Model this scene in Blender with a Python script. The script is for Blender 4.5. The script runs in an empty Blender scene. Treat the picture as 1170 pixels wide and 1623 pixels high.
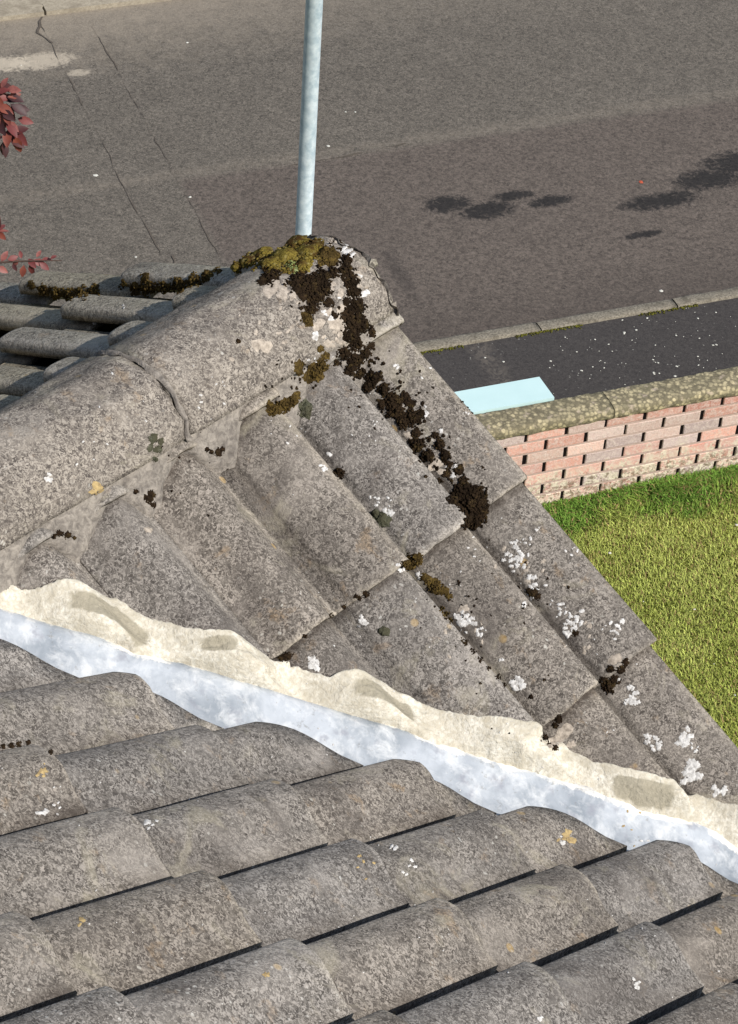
import bpy, bmesh, math, random
import numpy as np
from mathutils import Vector, Matrix
from mathutils.bvhtree import BVHTree
random.seed(5); rng = np.random.default_rng(5)
scene = bpy.context.scene
COL = scene.collection

# ------------------------------------------------------------------ camera
H = 8.13                                   # camera height over the lawn
FPX = 3818.83                              # focal length in photograph pixels (1170 x 1623)
PITCH, ROLL = 0.7018762, 0.0751650
F = np.array([0, math.cos(PITCH), -math.sin(PITCH)])
_U = np.array([0, math.sin(PITCH), math.cos(PITCH)]); _X = np.array([1., 0, 0])
U = math.cos(ROLL)*_U - math.sin(ROLL)*_X
X = math.cos(ROLL)*_X + math.sin(ROLL)*_U
CAM = np.array([0, 0, H])
cam = bpy.data.cameras.new('camera'); camo = bpy.data.objects.new('camera', cam); COL.objects.link(camo)
cam.sensor_fit = 'VERTICAL'; cam.sensor_height = 24; cam.sensor_width = 24
cam.lens = FPX*24/1623; cam.clip_end = 3000; cam.clip_start = .05
camo.matrix_world = Matrix(((X[0], U[0], -F[0], 0), (X[1], U[1], -F[1], 0), (X[2], U[2], -F[2], H), (0, 0, 0, 1)))
scene.camera = camo

# ------------------------------------------------------------------ light
SUN_AZ, SUN_EL = math.radians(125), math.radians(42.5)      # azimuth clockwise from +Y
w_ = bpy.data.worlds.new('World'); scene.world = w_; w_.use_nodes = True
nt = w_.node_tree; bg = nt.nodes['Background']
sky = nt.nodes.new('ShaderNodeTexSky'); sky.sky_type = 'NISHITA'; sky.sun_disc = False
sky.sun_elevation = SUN_EL; sky.sun_rotation = SUN_AZ
nt.links.new(sky.outputs[0], bg.inputs[0]); bg.inputs[1].default_value = 0.095
sl = bpy.data.lights.new('sun', 'SUN'); sl.energy = 4.5; sl.angle = math.radians(.5); sl.color = (1, .955, .905)
so = bpy.data.objects.new('sun', sl); COL.objects.link(so)
sd = Vector((math.sin(SUN_AZ)*math.cos(SUN_EL), math.cos(SUN_AZ)*math.cos(SUN_EL), math.sin(SUN_EL)))
so.rotation_euler = sd.to_track_quat('Z', 'Y').to_euler(); so.location = (5, -3, 14)
vs = scene.view_settings; vs.view_transform = 'Standard'; vs.look = 'None'; vs.exposure = 0.0; vs.gamma = 1

# ------------------------------------------------------------------ helpers
def srgb(r, g, b):
    return tuple((c/255/12.92 if c/255 <= .04045 else ((c/255+.055)/1.055)**2.4) for c in (r, g, b)) + (1,)
def ray(x, y): return (x-585)/FPX*X + (811.5-y)/FPX*U + F
def at_z(x, y, z):
    d = ray(x, y); return CAM + d*((z-H)/d[2])
def noise2(a, b, seed=0):
    """smooth value noise, vectorised"""
    a = np.asarray(a, float); b = np.asarray(b, float)
    ia, ib = np.floor(a).astype(int), np.floor(b).astype(int); fa, fb = a-ia, b-ib
    fa = fa*fa*(3-2*fa); fb = fb*fb*(3-2*fb)
    def h(i, j):
        n = (i*374761393 + j*668265263 + seed*974711) & 0x7fffffff
        n = ((n ^ (n >> 13))*1274126177) & 0x7fffffff
        return ((n ^ (n >> 16)) & 0xffff)/65535*2-1
    return (h(ia, ib)*(1-fa)+h(ia+1, ib)*fa)*(1-fb) + (h(ia, ib+1)*(1-fa)+h(ia+1, ib+1)*fa)*fb
class MB:
    def __init__(s): s.v = []; s.f = []; s.n = 0; s.c = []
    def add(s, v, f, col=None):
        v = np.asarray(v, float); s.v.append(v)
        s.f += [tuple(int(i)+s.n for i in q) for q in f]; s.n += len(v)
        if col is not None: s.c.append(np.tile(np.array(col, float), (len(v), 1)) if np.ndim(col) == 1 else np.array(col, float))
    def build(s, name, mat, parent=None, smooth=True):
        me = bpy.data.meshes.new(name); V = np.concatenate(s.v) if s.v else np.zeros((0, 3))
        o = bpy.data.objects.new(name, me); COL.objects.link(o)
        if parent is not None:
            o.parent = parent; V = V - np.array(parent.location)
        me.from_pydata(V.tolist(), [], s.f); me.materials.append(mat)
        if s.c:
            a = me.color_attributes.new('Col', 'FLOAT_COLOR', 'POINT')
            c = np.concatenate(s.c); c = np.hstack([c[:, :3], np.ones((len(c), 1))])
            a.data.foreach_set('color', c.ravel())
        me.polygons.foreach_set('use_smooth', [smooth]*len(me.polygons)); me.update()
        return o
def tag(o, label=None, cat=None, group=None, kind=None):
    for k, v in (('label', label), ('category', cat), ('group', group), ('kind', kind)):
        if v: o[k] = v
    return o
def empty(name, loc):
    o = bpy.data.objects.new(name, None); o.location = loc; COL.objects.link(o); return o
def gridf(nu, nv, flip=False):
    out = []
    for i in range(nu-1):
        for j in range(nv-1):
            a = i*nv+j; q = (a, a+1, a+nv+1, a+nv); out.append(q[::-1] if flip else q)
    return out
def boxv(o, a, b, c):
    o, a, b, c = map(np.array, (o, a, b, c))
    v = [o, o+a, o+a+b, o+b, o+c, o+a+c, o+a+b+c, o+b+c]
    f = [(3, 2, 1, 0), (4, 5, 6, 7), (0, 1, 5, 4), (1, 2, 6, 5), (2, 3, 7, 6), (3, 0, 4, 7)]
    if np.dot(np.cross(a, b), c) < 0: f = [q[::-1] for q in f]
    return v, f
def tubev(path, radii, n=10, cap=True):
    path = [np.array(p, float) for p in path]; V = []; f = []
    for k, p in enumerate(path):
        t = path[min(k+1, len(path)-1)] - path[max(k-1, 0)]; t /= np.linalg.norm(t)
        a = np.cross(t, [0, 0, 1.]) if abs(t[2]) < .95 else np.cross(t, [1., 0, 0]); a /= np.linalg.norm(a); b = np.cross(t, a)
        for j in range(n):
            an = 2*math.pi*j/n; V.append(p + radii[k]*(a*math.cos(an)+b*math.sin(an)))
    for k in range(len(path)-1):
        for j in range(n):
            f.append((k*n+j, k*n+(j+1) % n, (k+1)*n+(j+1) % n, (k+1)*n+j))
    if cap: f.append(tuple(range(n))[::-1]); f.append(tuple((len(path)-1)*n+j for j in range(n)))
    return V, f

# ---- node material builder
class NM:
    def __init__(s, name, rough=.9, spec=.25):
        s.m = bpy.data.materials.new(name); s.m.use_nodes = True; s.t = s.m.node_tree
        s.b = s.t.nodes['Principled BSDF']; s.b.inputs['Roughness'].default_value = rough
        s.b.inputs['Specular IOR Level'].default_value = spec
        s.co = s.t.nodes.new('ShaderNodeTexCoord').outputs['Object']; s.h = None
        s.w = s.t.nodes.new('ShaderNodeNewGeometry').outputs['Position']
    def n(s, typ, **kw):
        nd = s.t.nodes.new(typ)
        for k, v in kw.items():
            if k.startswith('_'): setattr(nd, k[1:], v)
            else: s.set(nd.inputs[k.replace('__', ' ')], v)
        return nd
    def set(s, inp, v):
        if isinstance(v, bpy.types.NodeSocket): s.t.links.new(v, inp)
        else: inp.default_value = v
    def noise(s, scale, detail=3, rough=.6, dist=0, vec=None):
        nd = s.n('ShaderNodeTexNoise', Scale=scale, Detail=detail, Roughness=rough, Distortion=dist, Vector=vec or s.w)
        return nd.outputs['Fac']
    def voro(s, scale, feature='F1', out='Distance', rnd=1, vec=None):
        nd = s.n('ShaderNodeTexVoronoi', _feature=feature, Scale=scale, Randomness=rnd, Vector=vec or s.w); return nd.outputs[out]
    def ramp(s, v, a, b, lo=0., hi=1.):
        nd = s.n('ShaderNodeMapRange', _clamp=True, Value=v); nd.inputs['From Min'].default_value = a; nd.inputs['From Max'].default_value = b
        nd.inputs['To Min'].default_value = lo; nd.inputs['To Max'].default_value = hi; return nd.outputs[0]
    def math(s, op, a, b=0.):
        nd = s.n('ShaderNodeMath', _operation=op); s.set(nd.inputs[0], a); s.set(nd.inputs[1], b); return nd.outputs[0]
    def mix(s, fac, a, b, mode='MIX'):
        nd = s.n('ShaderNodeMix', _data_type='RGBA', _blend_type=mode)
        s.set(nd.inputs[0], fac); s.set(nd.inputs[6], a); s.set(nd.inputs[7], b); return nd.outputs[2]
    def attr(s, name='Col'):
        return s.n('ShaderNodeAttribute', _attribute_name=name).outputs['Color']
    def bump(s, hgt, strength=.5, dist=.002):
        nd = s.n('ShaderNodeBump', Strength=strength, Distance=dist, Height=hgt)
        if s.h is not None: s.t.links.new(s.h, nd.inputs['Normal'])
        s.h = nd.outputs[0]
    def done(s, col):
        s.set(s.b.inputs['Base Color'], col)
        if s.h is not None: s.t.links.new(s.h, s.b.inputs['Normal'])
        return s.m

def concrete_tile(name, light, mid, dark, warm=.0, lichen=.5):
    m = NM(name, .92, .2)
    big = m.noise(5, 3); med = m.noise(26, 4, .65); fine = m.noise(105, 3, .75, .7); worm = m.noise(185, 2, .65, 1.3)
    c = m.mix(m.ramp(fine, .42, .56), dark, mid)
    c = m.mix(m.ramp(worm, .48, .58, 0, .95), c, light)
    c = m.mix(m.ramp(med, .35, .68, .0, .38), c, mix3(dark, mid, .5))
    c = m.mix(m.ramp(m.noise(9, 4, .6, .5), .52, .72, 0, .55), c, light)
    c = m.mix(m.ramp(big, .5, .72, 0, .30), c, srgb(70, 66, 62))
    # crystalline grey crust, ochre spots, pale lichen specks, dark specks
    c = m.mix(m.math('MULTIPLY', m.ramp(m.noise(17, 4, .7, .3, vec=shift(m, 7)), .60, .68, 0, .5), m.ramp(worm, .3, .6)), c, srgb(150, 126, 96))
    c = m.mix(m.ramp(m.voro(11, vec=shift(m, 3)), .09, .06, 0, .5*warm), c, srgb(190, 160, 105))
    c = m.mix(m.math('MULTIPLY', m.ramp(m.voro(60, vec=warpv(m)), .17, .12), m.ramp(m.noise(6, 2, vec=shift(m, 11)), .50, .62, 0, lichen)), c, srgb(205, 202, 192))
    c = m.mix(m.math('MULTIPLY', m.ramp(m.voro(95, vec=warpv(m)), .14, .10), m.ramp(m.noise(12, 2, vec=shift(m, 5)), .48, .6, 0, .8)), c, srgb(52, 46, 42))
    if name != 'ridge_concrete':
        at_ = m.n('ShaderNodeSeparateColor', Color=m.attr())  # red wear plus painted highlight, green dirt plus painted shade, blue tile tone
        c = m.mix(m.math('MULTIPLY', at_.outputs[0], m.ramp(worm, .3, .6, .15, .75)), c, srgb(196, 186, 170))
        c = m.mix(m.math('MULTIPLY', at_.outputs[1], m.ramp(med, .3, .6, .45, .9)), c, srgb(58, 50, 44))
        hsv = m.n('ShaderNodeHueSaturation', Value=m.ramp(at_.outputs[2], 0, 1, .93, 1.09), Saturation=m.ramp(m.math('FRACT', m.math('MULTIPLY', at_.outputs[2], 7.3)), 0, 1, .75, 1.15), Color=c); c = hsv.outputs[0]
    # run-off streaks and grime patches
    c = m.mix(m.math('MULTIPLY', m.ramp(m.noise(3.2, 5, .7, 1.5, vec=shift(m, 9)), .52, .64, 0, .5), m.ramp(fine, .3, .6, .4, 1)), c, srgb(74, 68, 64))
    c = m.mix(m.ramp(m.noise(7.5, 4, .7, 1, vec=shift(m, 15)), .57, .68, 0, .35), c, srgb(180, 172, 150))
    m.bump(fine, .7, .0026); m.bump(worm, .55, .0014); m.bump(med, .6, .004)
    return m.done(c)
def mix3(a, b, t): return tuple(x*(1-t)+y*t for x, y in zip(a, b))
def shift(m, k):
    nd = m.n('ShaderNodeVectorMath', _operation='ADD', Vector=m.w); nd.inputs[1].default_value = (k*1.7, k*.9, k*2.3); return nd.outputs[0]
def warpv(m):
    nz = m.n('ShaderNodeTexNoise', Scale=70, Detail=2, Vector=m.w).outputs['Color']
    nd = m.n('ShaderNodeVectorMath', _operation='MULTIPLY_ADD', Vector=nz); nd.inputs[1].default_value = (.012,)*3; m.t.links.new(m.w, nd.inputs[2]); return nd.outputs[0]

M = {}
M['tile'] = concrete_tile('weathered_concrete', srgb(168, 160, 150), srgb(121, 115, 107), srgb(76, 71, 66), 1, .6)
M['tile_left'] = concrete_tile('weathered_concrete_lightened', srgb(200, 190, 168), srgb(152, 144, 127), srgb(94, 88, 78), .6, .5)  # left slope's copy, colour lightened to offset its dim sunlight
M['ridge'] = concrete_tile('ridge_concrete', srgb(178, 169, 156), srgb(132, 124, 114), srgb(82, 76, 71), .5, .9)

# mortar (pointing) under the ridge
m = NM('grey_mortar', .95, .15); n1 = m.noise(90, 4, .7, .5); n2 = m.noise(20, 3)
c = m.mix(m.ramp(n1, .35, .65), srgb(116, 110, 103), srgb(166, 158, 147)); c = m.mix(m.ramp(n2, .52, .68, 0, .5), c, srgb(88, 82, 77))
m.bump(n1, .9, .004); M['mortar'] = m.done(c)
# fresh cream mortar of the valley, with the damp grey patches carried as a colour attribute
m = NM('cream_mortar', .9, .2); n1 = m.noise(160, 3, .6, .3); n2 = m.noise(28, 4, .6, .4); n3 = m.noise(60, 3, .6, 1.0)
at_ = m.n('ShaderNodeSeparateColor', Color=m.attr())
c = m.mix(m.ramp(n2, .35, .68), srgb(196, 189, 171), srgb(236, 231, 216))
c = m.mix(m.ramp(n1, .40, .6, 0, .55), c, srgb(182, 172, 150)); c = m.mix(m.ramp(m.noise(8, 4, .7, vec=shift(m, 2)), .52, .66, 0, .5), c, srgb(186, 178, 158))
damp = m.ramp(m.math('ADD', at_.outputs[0], m.math('MULTIPLY', m.math('SUBTRACT', n3, .5), .8)), .36, .62, 0, .92)
c = m.mix(damp, c, m.mix(m.ramp(n1, .3, .7), srgb(146, 139, 120), srgb(172, 164, 144)))
c = m.mix(m.ramp(m.math('ADD', at_.outputs[1], m.math('MULTIPLY', m.math('SUBTRACT', n3, .5), 1.0)), .45, .75, 0, .8), c, srgb(150, 140, 126))
m.bump(n1, .8, .0025); m.bump(n3, .5, .004); m.bump(n2, .6, .005); M['cream'] = m.done(c)
# lead valley: bluish metal with chalky smears
m = NM('lead_sheet', .7, .4); n1 = m.noise(9, 4, .65, .3); n2 = m.noise(26, 5, .7, .4); n3 = m.noise(150, 2)
at_ = m.n('ShaderNodeSeparateColor', Color=m.attr())
c = m.mix(m.ramp(n1, .38, .62), srgb(142, 150, 158), srgb(186, 192, 198))
c = m.mix(m.ramp(n2, .46, .70, 0, .75), c, srgb(224, 226, 226))
c = m.mix(m.ramp(m.noise(33, 3, vec=shift(m, 4)), .57, .7, 0, .6), c, srgb(140, 142, 152))
c = m.mix(m.ramp(m.math('ADD', at_.outputs[0], m.math('MULTIPLY', m.math('SUBTRACT', n2, .5), 1.1)), .42, .62), c, srgb(240, 236, 226))
m.bump(n2, .5, .003); m.bump(n1, .6, .008); c = m.mix(m.ramp(m.noise(60, 4, .75, vec=shift(m, 21)), .60, .70, 0, .5), c, srgb(120, 118, 112)); M['lead'] = m.done(c)
m.b.inputs['Metallic'].default_value = .1

def moss_mat(name, cols):
    m = NM(name, 1, .05); n1 = m.noise(260, 3, .7); n2 = m.noise(35, 3, .6); n3 = m.noise(90, 3, .6, vec=shift(m, 2))
    c = m.mix(m.ramp(n1, .35, .65), cols[0], cols[1]); c = m.mix(m.ramp(n2, .45, .6), c, cols[2]); c = m.mix(m.ramp(n3, .55, .7, 0, .7), c, cols[3])
    m.bump(n1, 1, .003); return m.done(c)
M['moss_brown'] = moss_mat('brown_moss', [srgb(30, 24, 18), srgb(60, 47, 33), srgb(36, 28, 20), srgb(82, 68, 42)])
M['moss_gold'] = moss_mat('golden_moss', [srgb(84, 72, 32), srgb(142, 126, 58), srgb(74, 56, 30), srgb(156, 146, 96)])
M['moss_grey'] = moss_mat('grey_green_moss', [srgb(60, 62, 50), srgb(98, 98, 80), srgb(78, 76, 60), srgb(118, 116, 100)])
M['moss_lime'] = moss_mat('lime_moss', [srgb(110, 120, 70), srgb(160, 168, 110), srgb(130, 138, 84), srgb(180, 186, 140)])
M['moss_mix'] = moss_mat('olive_brown_moss', [srgb(48, 38, 24), srgb(106, 88, 48), srgb(60, 48, 26), srgb(124, 104, 52)])
m = NM('white_lichen', .95, .1); n1 = m.noise(160, 3, .7); c = m.mix(m.ramp(n1, .3, .6), srgb(164, 160, 154), srgb(224, 222, 217)); m.bump(n1, .8, .002); M['lichen'] = m.done(c)
m = NM('pale_lichen', .95, .1); n1 = m.noise(120, 3, .7); c = m.mix(m.ramp(n1, .3, .65), srgb(138, 128, 116), srgb(196, 184, 168)); m.bump(n1, .8, .002); M['lichen_pale'] = m.done(c)

# ------------------------------------------------------------------ roof geometry (fitted to the photograph, metres)
HZ, TH = 0.6880923, 0.5242152
G, W = 0.345, 0.15299
R = np.array([math.sin(HZ), math.cos(HZ), 0]); C = np.array([math.cos(HZ), -math.sin(HZ), 0]); Z = np.array([0, 0, 1.])
oA = np.array([-0.46061, 1.85722, H-2.12453]); oB = np.array([-0.25846, 2.99560, H-2.39789])
ct, st = math.cos(TH), math.sin(TH)
dA, nA = R*ct-Z*st, R*st+Z*ct
dB, nB = C*ct-Z*st, C*st+Z*ct
_M = np.array([nA, nB, Z]); v0 = np.linalg.solve(_M, [nA@oA, nB@oB, H-2.0])       # a point of the valley (crest planes)
VD = np.cross(nA, nB); VD /= np.linalg.norm(VD); VD *= np.sign(VD@(R+C))
VH = C-R; VH /= np.linalg.norm(VH)                       # horizontal, from the valley towards the main roof
RB = .122                                                # half width of a ridge tile
E0 = oB + dB*G*(-.03)                                    # foot of the ridge tiles on the wing's right slope
AP = E0 - C*RB                                           # ridge centre line point, n = 0
apex = AP + Z*RB*math.tan(TH)                            # where the two crest planes meet
dL, nL = -C*ct-Z*st, -C*st+Z*ct                          # the wing's left slope
oL = AP - C*RB - dL*0 + dL*G*.03
# mirror valley on the left
def mirror(p):  # across the vertical plane through the ridge
    k = (p-AP)@C; return p - 2*k*C

PX = np.array([0, .0015, .004, .010, .020, .032, .045, .058, .070, .084, .098, .111, W-.0335, W-.0325, W-.0005])
PH = np.array([.026, .032, .0358, .0384, .0400, .0405, .0402, .0385, .0345, .0265, .0165, .0065, .0005, -.0105, -.0115])
PXS = np.array([0, .008, .018, .029, .040, .051, .062, .074, .086, .098, .110, .122, .132, .143, W-.0005])
PHS = np.array([0, .003, .011, .021, .0305, .0362, .0378, .0362, .0315, .0245, .017, .0095, .004, .001, 0])
PXA = np.array([0, .0008, .003, .008, .016, .025, .034, .044, .055, .067, .080, .095, .1212, .1219, W-.0005])
PHA = np.array([.0360, .0375, .0390, .0415, .0445, .0465, .0470, .0455, .0410, .0330, .0220, .0105, .0000, -.030, -.031])*.73 + .0065
PHL = np.maximum(PH, -.002)*1.05
TOP = .0405; THK = .012
def tile_mesh(o, d, xd, n, i, x0, seed, NU=7, cut=None, soft=False, lap=.07, nroll=2, lift=.024):
    """one interlocking tile with two rolls; o + d*G*i is its tail, x runs along xd from x0"""
    px, ph = {False: (PX, PH), True: (PXS, PHS), 'A': (PXA, PHA), 'L': (PX, PHL)}[soft]
    xs = np.concatenate([px + k*W for k in range(nroll)]); hs = np.concatenate([ph]*nroll)
    rr = np.random.default_rng(seed)
    us = -np.array([0, .003, .007, .014, .035, .12, .22, G-.035, G-.014, G-.005, G+.003, G+lap])
    hs = hs - TOP; uu, xx = np.meshgrid(us, xs, indexing='ij'); hh = np.tile(hs, (len(us), 1))
    hh = hh + uu/G*lift + rr.uniform(-.0012, .0012) + (xx-W)*rr.uniform(-.006, .006)
    hh += noise2(uu*16+seed*7.3, xx*16, 1)*.0011
    hh[0] -= .0025
    tail = noise2(xs*45, xs*0+seed*3.1, 2)*.0022 + noise2(xs*140, xs*0+seed*1.7, 3)*.0012 + rr.uniform(-.004, .004)
    uu[0] += tail; uu[1] += tail
    uu = uu + (xx-W)*rr.uniform(-.008, .008)
    x_ = xx + x0 + rr.uniform(-.0012, .0012)
    P = o + d*(G*i) + uu[..., None]*d + x_[..., None]*xd + hh[..., None]*n
    Pb = P - n*THK; nu, nv = uu.shape
    V = np.concatenate([P.reshape(-1, 3), Pb.reshape(-1, 3)]); K = nu*nv
    f = gridf(nu, nv) + [tuple(q+K for q in t[::-1]) for t in gridf(nu, nv)]
    f += [(j+1, j, j+K, j+1+K) for j in range(nv-1)]
    b = (nu-1)*nv; f += [(b+j, b+j+1, b+j+1+K, b+j+K) for j in range(nv-1)]
    f += [(r*nv, (r+1)*nv, (r+1)*nv+K, r*nv+K) for r in range(nu-1)]
    e = nv-1; f += [((r+1)*nv+e, r*nv+e, r*nv+e+K, (r+1)*nv+e+K) for r in range(nu-1)]
    if np.dot(np.cross(d, xd), n) > 0: f = [q[::-1] for q in f]
    for pl in (cut or []):
        p0, pn = pl; dist = (V-p0)@pn
        if dist.min() > 0: return None
        if dist.max() > 0:
            me = bpy.data.meshes.new('t'); me.from_pydata(V.tolist(), [], f); bm = bmesh.new(); bm.from_mesh(me); bpy.data.meshes.remove(me)
            r_ = bmesh.ops.bisect_plane(bm, geom=bm.verts[:]+bm.edges[:]+bm.faces[:], plane_co=Vector(p0), plane_no=Vector(pn), clear_outer=True)
            ed = [g for g in r_['geom_cut'] if isinstance(g, bmesh.types.BMEdge)]
            try: bmesh.ops.edgenet_fill(bm, edges=ed)
            except Exception: pass
            bm.verts.index_update(); V = np.array([v.co[:] for v in bm.verts]); f = [tuple(v.index for v in q.verts) for q in bm.faces]; bm.free()
            if len(V) == 0: return None
    rel = V - o; ua = rel@d - G*i; xa = rel@xd - x0
    wear_highlight = np.clip(1+(ua-.0)/.012, 0, 1)*(.55+.6*noise2(xa*60, ua*60+seed, 21)) + np.exp(-((xa-.010)/.009)**2)*(.35+.5*noise2(ua*30, xa*9+seed, 22))  # worn edges, with the highlight of tails and roll lips painted in
    dirt_shade = np.exp(-np.clip(ua+G-.004, 0, 1)/.010)*(.7+.5*noise2(xa*40, seed+.5, 23)) + .8*np.exp(-((xa-(W-.030))/.012)**2)*np.clip(.35+.9*noise2(ua*14, seed*1.3, 24), 0, 1)  # lap dirt doubling as painted shade below tails and beside rolls
    col = np.stack([np.clip(wear_highlight, 0, 1), np.clip(dirt_shade, 0, 1), np.full(len(V), rr.random())], 1)
    return V, f, col

ALL = []    # meshes used later for laying moss and lichen on the roof
house = tag(empty('house', (float(apex[0]), float(apex[1]), 0.0)), 'house roofed in weathered grey concrete pantiles with a pale valley gutter', 'house')

# valley cutting planes
AV = v0 + VD*1.5 + VH*.098; _d = VD + VH*.022; _d /= np.linalg.norm(_d); PN_A = np.cross(_d, Z); PN_A /= np.linalg.norm(PN_A)
if PN_A@VH > 0: PN_A = -PN_A                              # outward = towards the wing
cutA = (AV, PN_A)
PN_B = np.cross(VD, Z); PN_B /= np.linalg.norm(PN_B)
if PN_B@VH < 0: PN_B = -PN_B
cutB = (v0 - VH*.040, PN_B)
def mirv(v): return v - 2*(v@C)*C
cutA2 = (mirror(AV), mirv(PN_A)); cutB2 = (mirror(cutB[0]), mirv(PN_B))

# main roof (slopes down towards the street); x along +C, lattice m at x = .066
mb = MB(); k = 0
Cj = (AP-oA)@C
for i in range(-9, 6):
    for mm in range(-22, 22):
        x0 = mm*W - .030; k += 1
        cutlist = [cutA] if x0+W/2 > Cj else [cutA2]
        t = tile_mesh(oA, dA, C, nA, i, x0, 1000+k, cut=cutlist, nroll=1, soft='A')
        if t: mb.add(*t)
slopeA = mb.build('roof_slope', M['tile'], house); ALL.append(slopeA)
# wing, right slope; x along -R, lattice n at x=.036
mb = MB()
cutTop = (E0 - dB*.018, -dB)
for i in range(0, 6):
    for nn in range(3, -12, -1):
        k += 1
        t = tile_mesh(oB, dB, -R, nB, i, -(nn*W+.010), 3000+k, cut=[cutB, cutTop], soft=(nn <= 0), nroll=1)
        if t: mb.add(*t)
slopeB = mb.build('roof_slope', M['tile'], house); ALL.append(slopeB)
# wing, left slope; x along +R
mb = MB(); LPH = .088
cutTopL = (mirror(E0 - dB*.05), -dL)
for i in range(0, 6):
    for nn in range(3, -12, -1):
        k += 1
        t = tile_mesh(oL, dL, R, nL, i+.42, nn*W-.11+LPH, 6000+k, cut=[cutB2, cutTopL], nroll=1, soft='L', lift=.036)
        if t: mb.add(*t)
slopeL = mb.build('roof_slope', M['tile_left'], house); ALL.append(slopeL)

# ridge tiles of the wing
def ridge_tile(n0, n1, seed, end=False):
    b = MB(); nu, na = 28, 33; hh = .086
    rad = (RB*RB+hh*hh)/(2*hh); a0 = math.asin(min(1, RB/rad))
    ss = np.linspace(n0*W, n1*W, nu); an = np.linspace(-a0, a0, na)
    S_, A_ = np.meshgrid(ss, an, indexing='ij')
    rr = np.random.default_rng(seed); sc = 1 + rr.uniform(-.002, .002)
    nz = noise2(S_*18, A_*5, seed)*.003 + noise2(S_*60, A_*16, seed+1)*.0013
    e = np.minimum(S_-ss[0], ss[-1]-S_); nz = nz - .005*np.exp(-(e/.006)**1.0)
    rag = noise2(A_*9, A_*0+seed, 5)*.004
    S2 = np.where(S_ == ss[0], S_+rag, S_); S2 = np.where(S_ == ss[-1], S_+rag, S2)
    def surf(r): return AP + R*S2[..., None] + C*((r*np.sin(A_))[..., None]) + Z*((r*np.cos(A_) - (rad-hh) + .008)[..., None])
    P = surf((rad+nz)*sc); Q = surf((rad+nz)*sc-.016)
    K = nu*na; f = gridf(nu, na, True) + [tuple(q+K for q in t) for t in gridf(nu, na)]
    f += [(j, j+1, j+1+K, j+K) for j in range(na-1)]; bb = (nu-1)*na; f += [(bb+j+1, bb+j, bb+j+K, bb+j+1+K) for j in range(na-1)]
    f += [((r+1)*na, r*na, r*na+K, (r+1)*na+K) for r in range(nu-1)]; f += [(r*na+na-1, (r+1)*na+na-1, (r+1)*na+na-1+K, r*na+na-1+K) for r in range(nu-1)]
    b.add(np.concatenate([P.reshape(-1, 3), Q.reshape(-1, 3)]), f)
    o = b.build('ridge_tile', M['ridge'], house); ALL.append(o); return o
ridge_tile(-.22, 2.96, 11)
n_ = -.26
while n_ > -7: ridge_tile(n_-3.0, n_, int(20-n_)); n_ -= 3.04

# mortar bedding under the ridge, filling pans beside its feet, and the ragged joint mortar
def bedding(side):
    b = MB(); nu, nv = 520, 12
    ss = np.linspace(-7*W, 3.02*W, nu)
    for _ in (0,):
        V = np.zeros((nu, nv, 3))
        for a, s_ in enumerate(ss):
            xb = ((3*W+.010 - s_) % W) if side > 0 else ((s_ + .11 - LPH) % W)
            sf_ = side > 0 and s_ < .010
            hsurf = max(0, np.interp(xb, PXS if sf_ else PX, PHS if sf_ else PH)) - TOP
            pan = min(1, max(0, 1 - (hsurf+TOP)/TOP))
            out = .008 + .052*pan**1.2 + .008*noise2(s_*22, side*3.3, 9) + .003*noise2(s_*90, side, 10)
            for q in range(nv):
                t = q/(nv-1)
                dn = dB if side > 0 else dL; nn_ = nB if side > 0 else nL
                foot = E0 if side > 0 else mirror(E0)
                hgt = .011*(1-t) + (hsurf-.019)*t**1.1 + .0012*noise2(s_*60, t*6, 12) - (.006 if q == nv-1 else 0)
                V[a, q] = foot + R*s_ + dn*(-.02 + (out+.02)*t) + nn_*hgt
        b.add(V.reshape(-1, 3), gridf(nu, nv, side < 0))
    o = b.build('ridge_mortar', M['mortar'], house); ALL.append(o); return o
bedding(1); bedding(-1)
def joint(nc, wid, seed):
    b = MB(); nu, na = 7, 60; hh = .086+.002; rad = (RB*RB+.086**2)/(2*.086); a0 = math.asin(RB/rad)+.05
    V = []
    for a in np.linspace(-a0, a0, na):
        for q in range(nu):
            t = q/(nu-1)*2-1
            r_ = rad + .0015*(1-t*t) - .004*abs(t)**3 + .0022*noise2(a*14, t*2, seed)
            s_ = nc*W + t*wid*(1+.5*noise2(a*8, 0, seed+3)) + .006*noise2(a*5, 1, seed)
            V.append(AP + R*s_ + C*(r_*math.sin(a)) + Z*(r_*math.cos(a)-(rad-.086)+.008))
    b.add(V, gridf(na, nu)); return b.build('joint_mortar', M['mortar'], house)
ALL.append(joint(-.24, .0055, 31))
# mortar stopping the end of the ridge above the verge
b = MB(); rad = (RB*RB+.086**2)/(2*.086); na = 40; rings = 12; V = []
a0 = math.asin(RB/rad)
for q in range(rings):
    t = q/(rings-1)
    for j in range(na):
        a = -a0*1.05 + 2.1*a0*j/(na-1)
        rr_ = (rad+.001)*(1-.0*t); base = rad-.086
        bul = .026*math.sin(min(1, t*1.0)*math.pi/2) + .012*noise2(a*5, t*5, 51) + .006*noise2(a*14, t*11, 52)
        x_ = rr_*math.sin(a)*(1-t*.8); z_ = (rr_*math.cos(a)-base+.008)*(1-t) - .05*t
        V.append(AP + R*(2.93*W+bul) + C*x_ + Z*z_)
b.add(V, gridf(rings, na)); ALL.append(b.build('ridge_end_mortar', M['mortar'], house))

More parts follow.
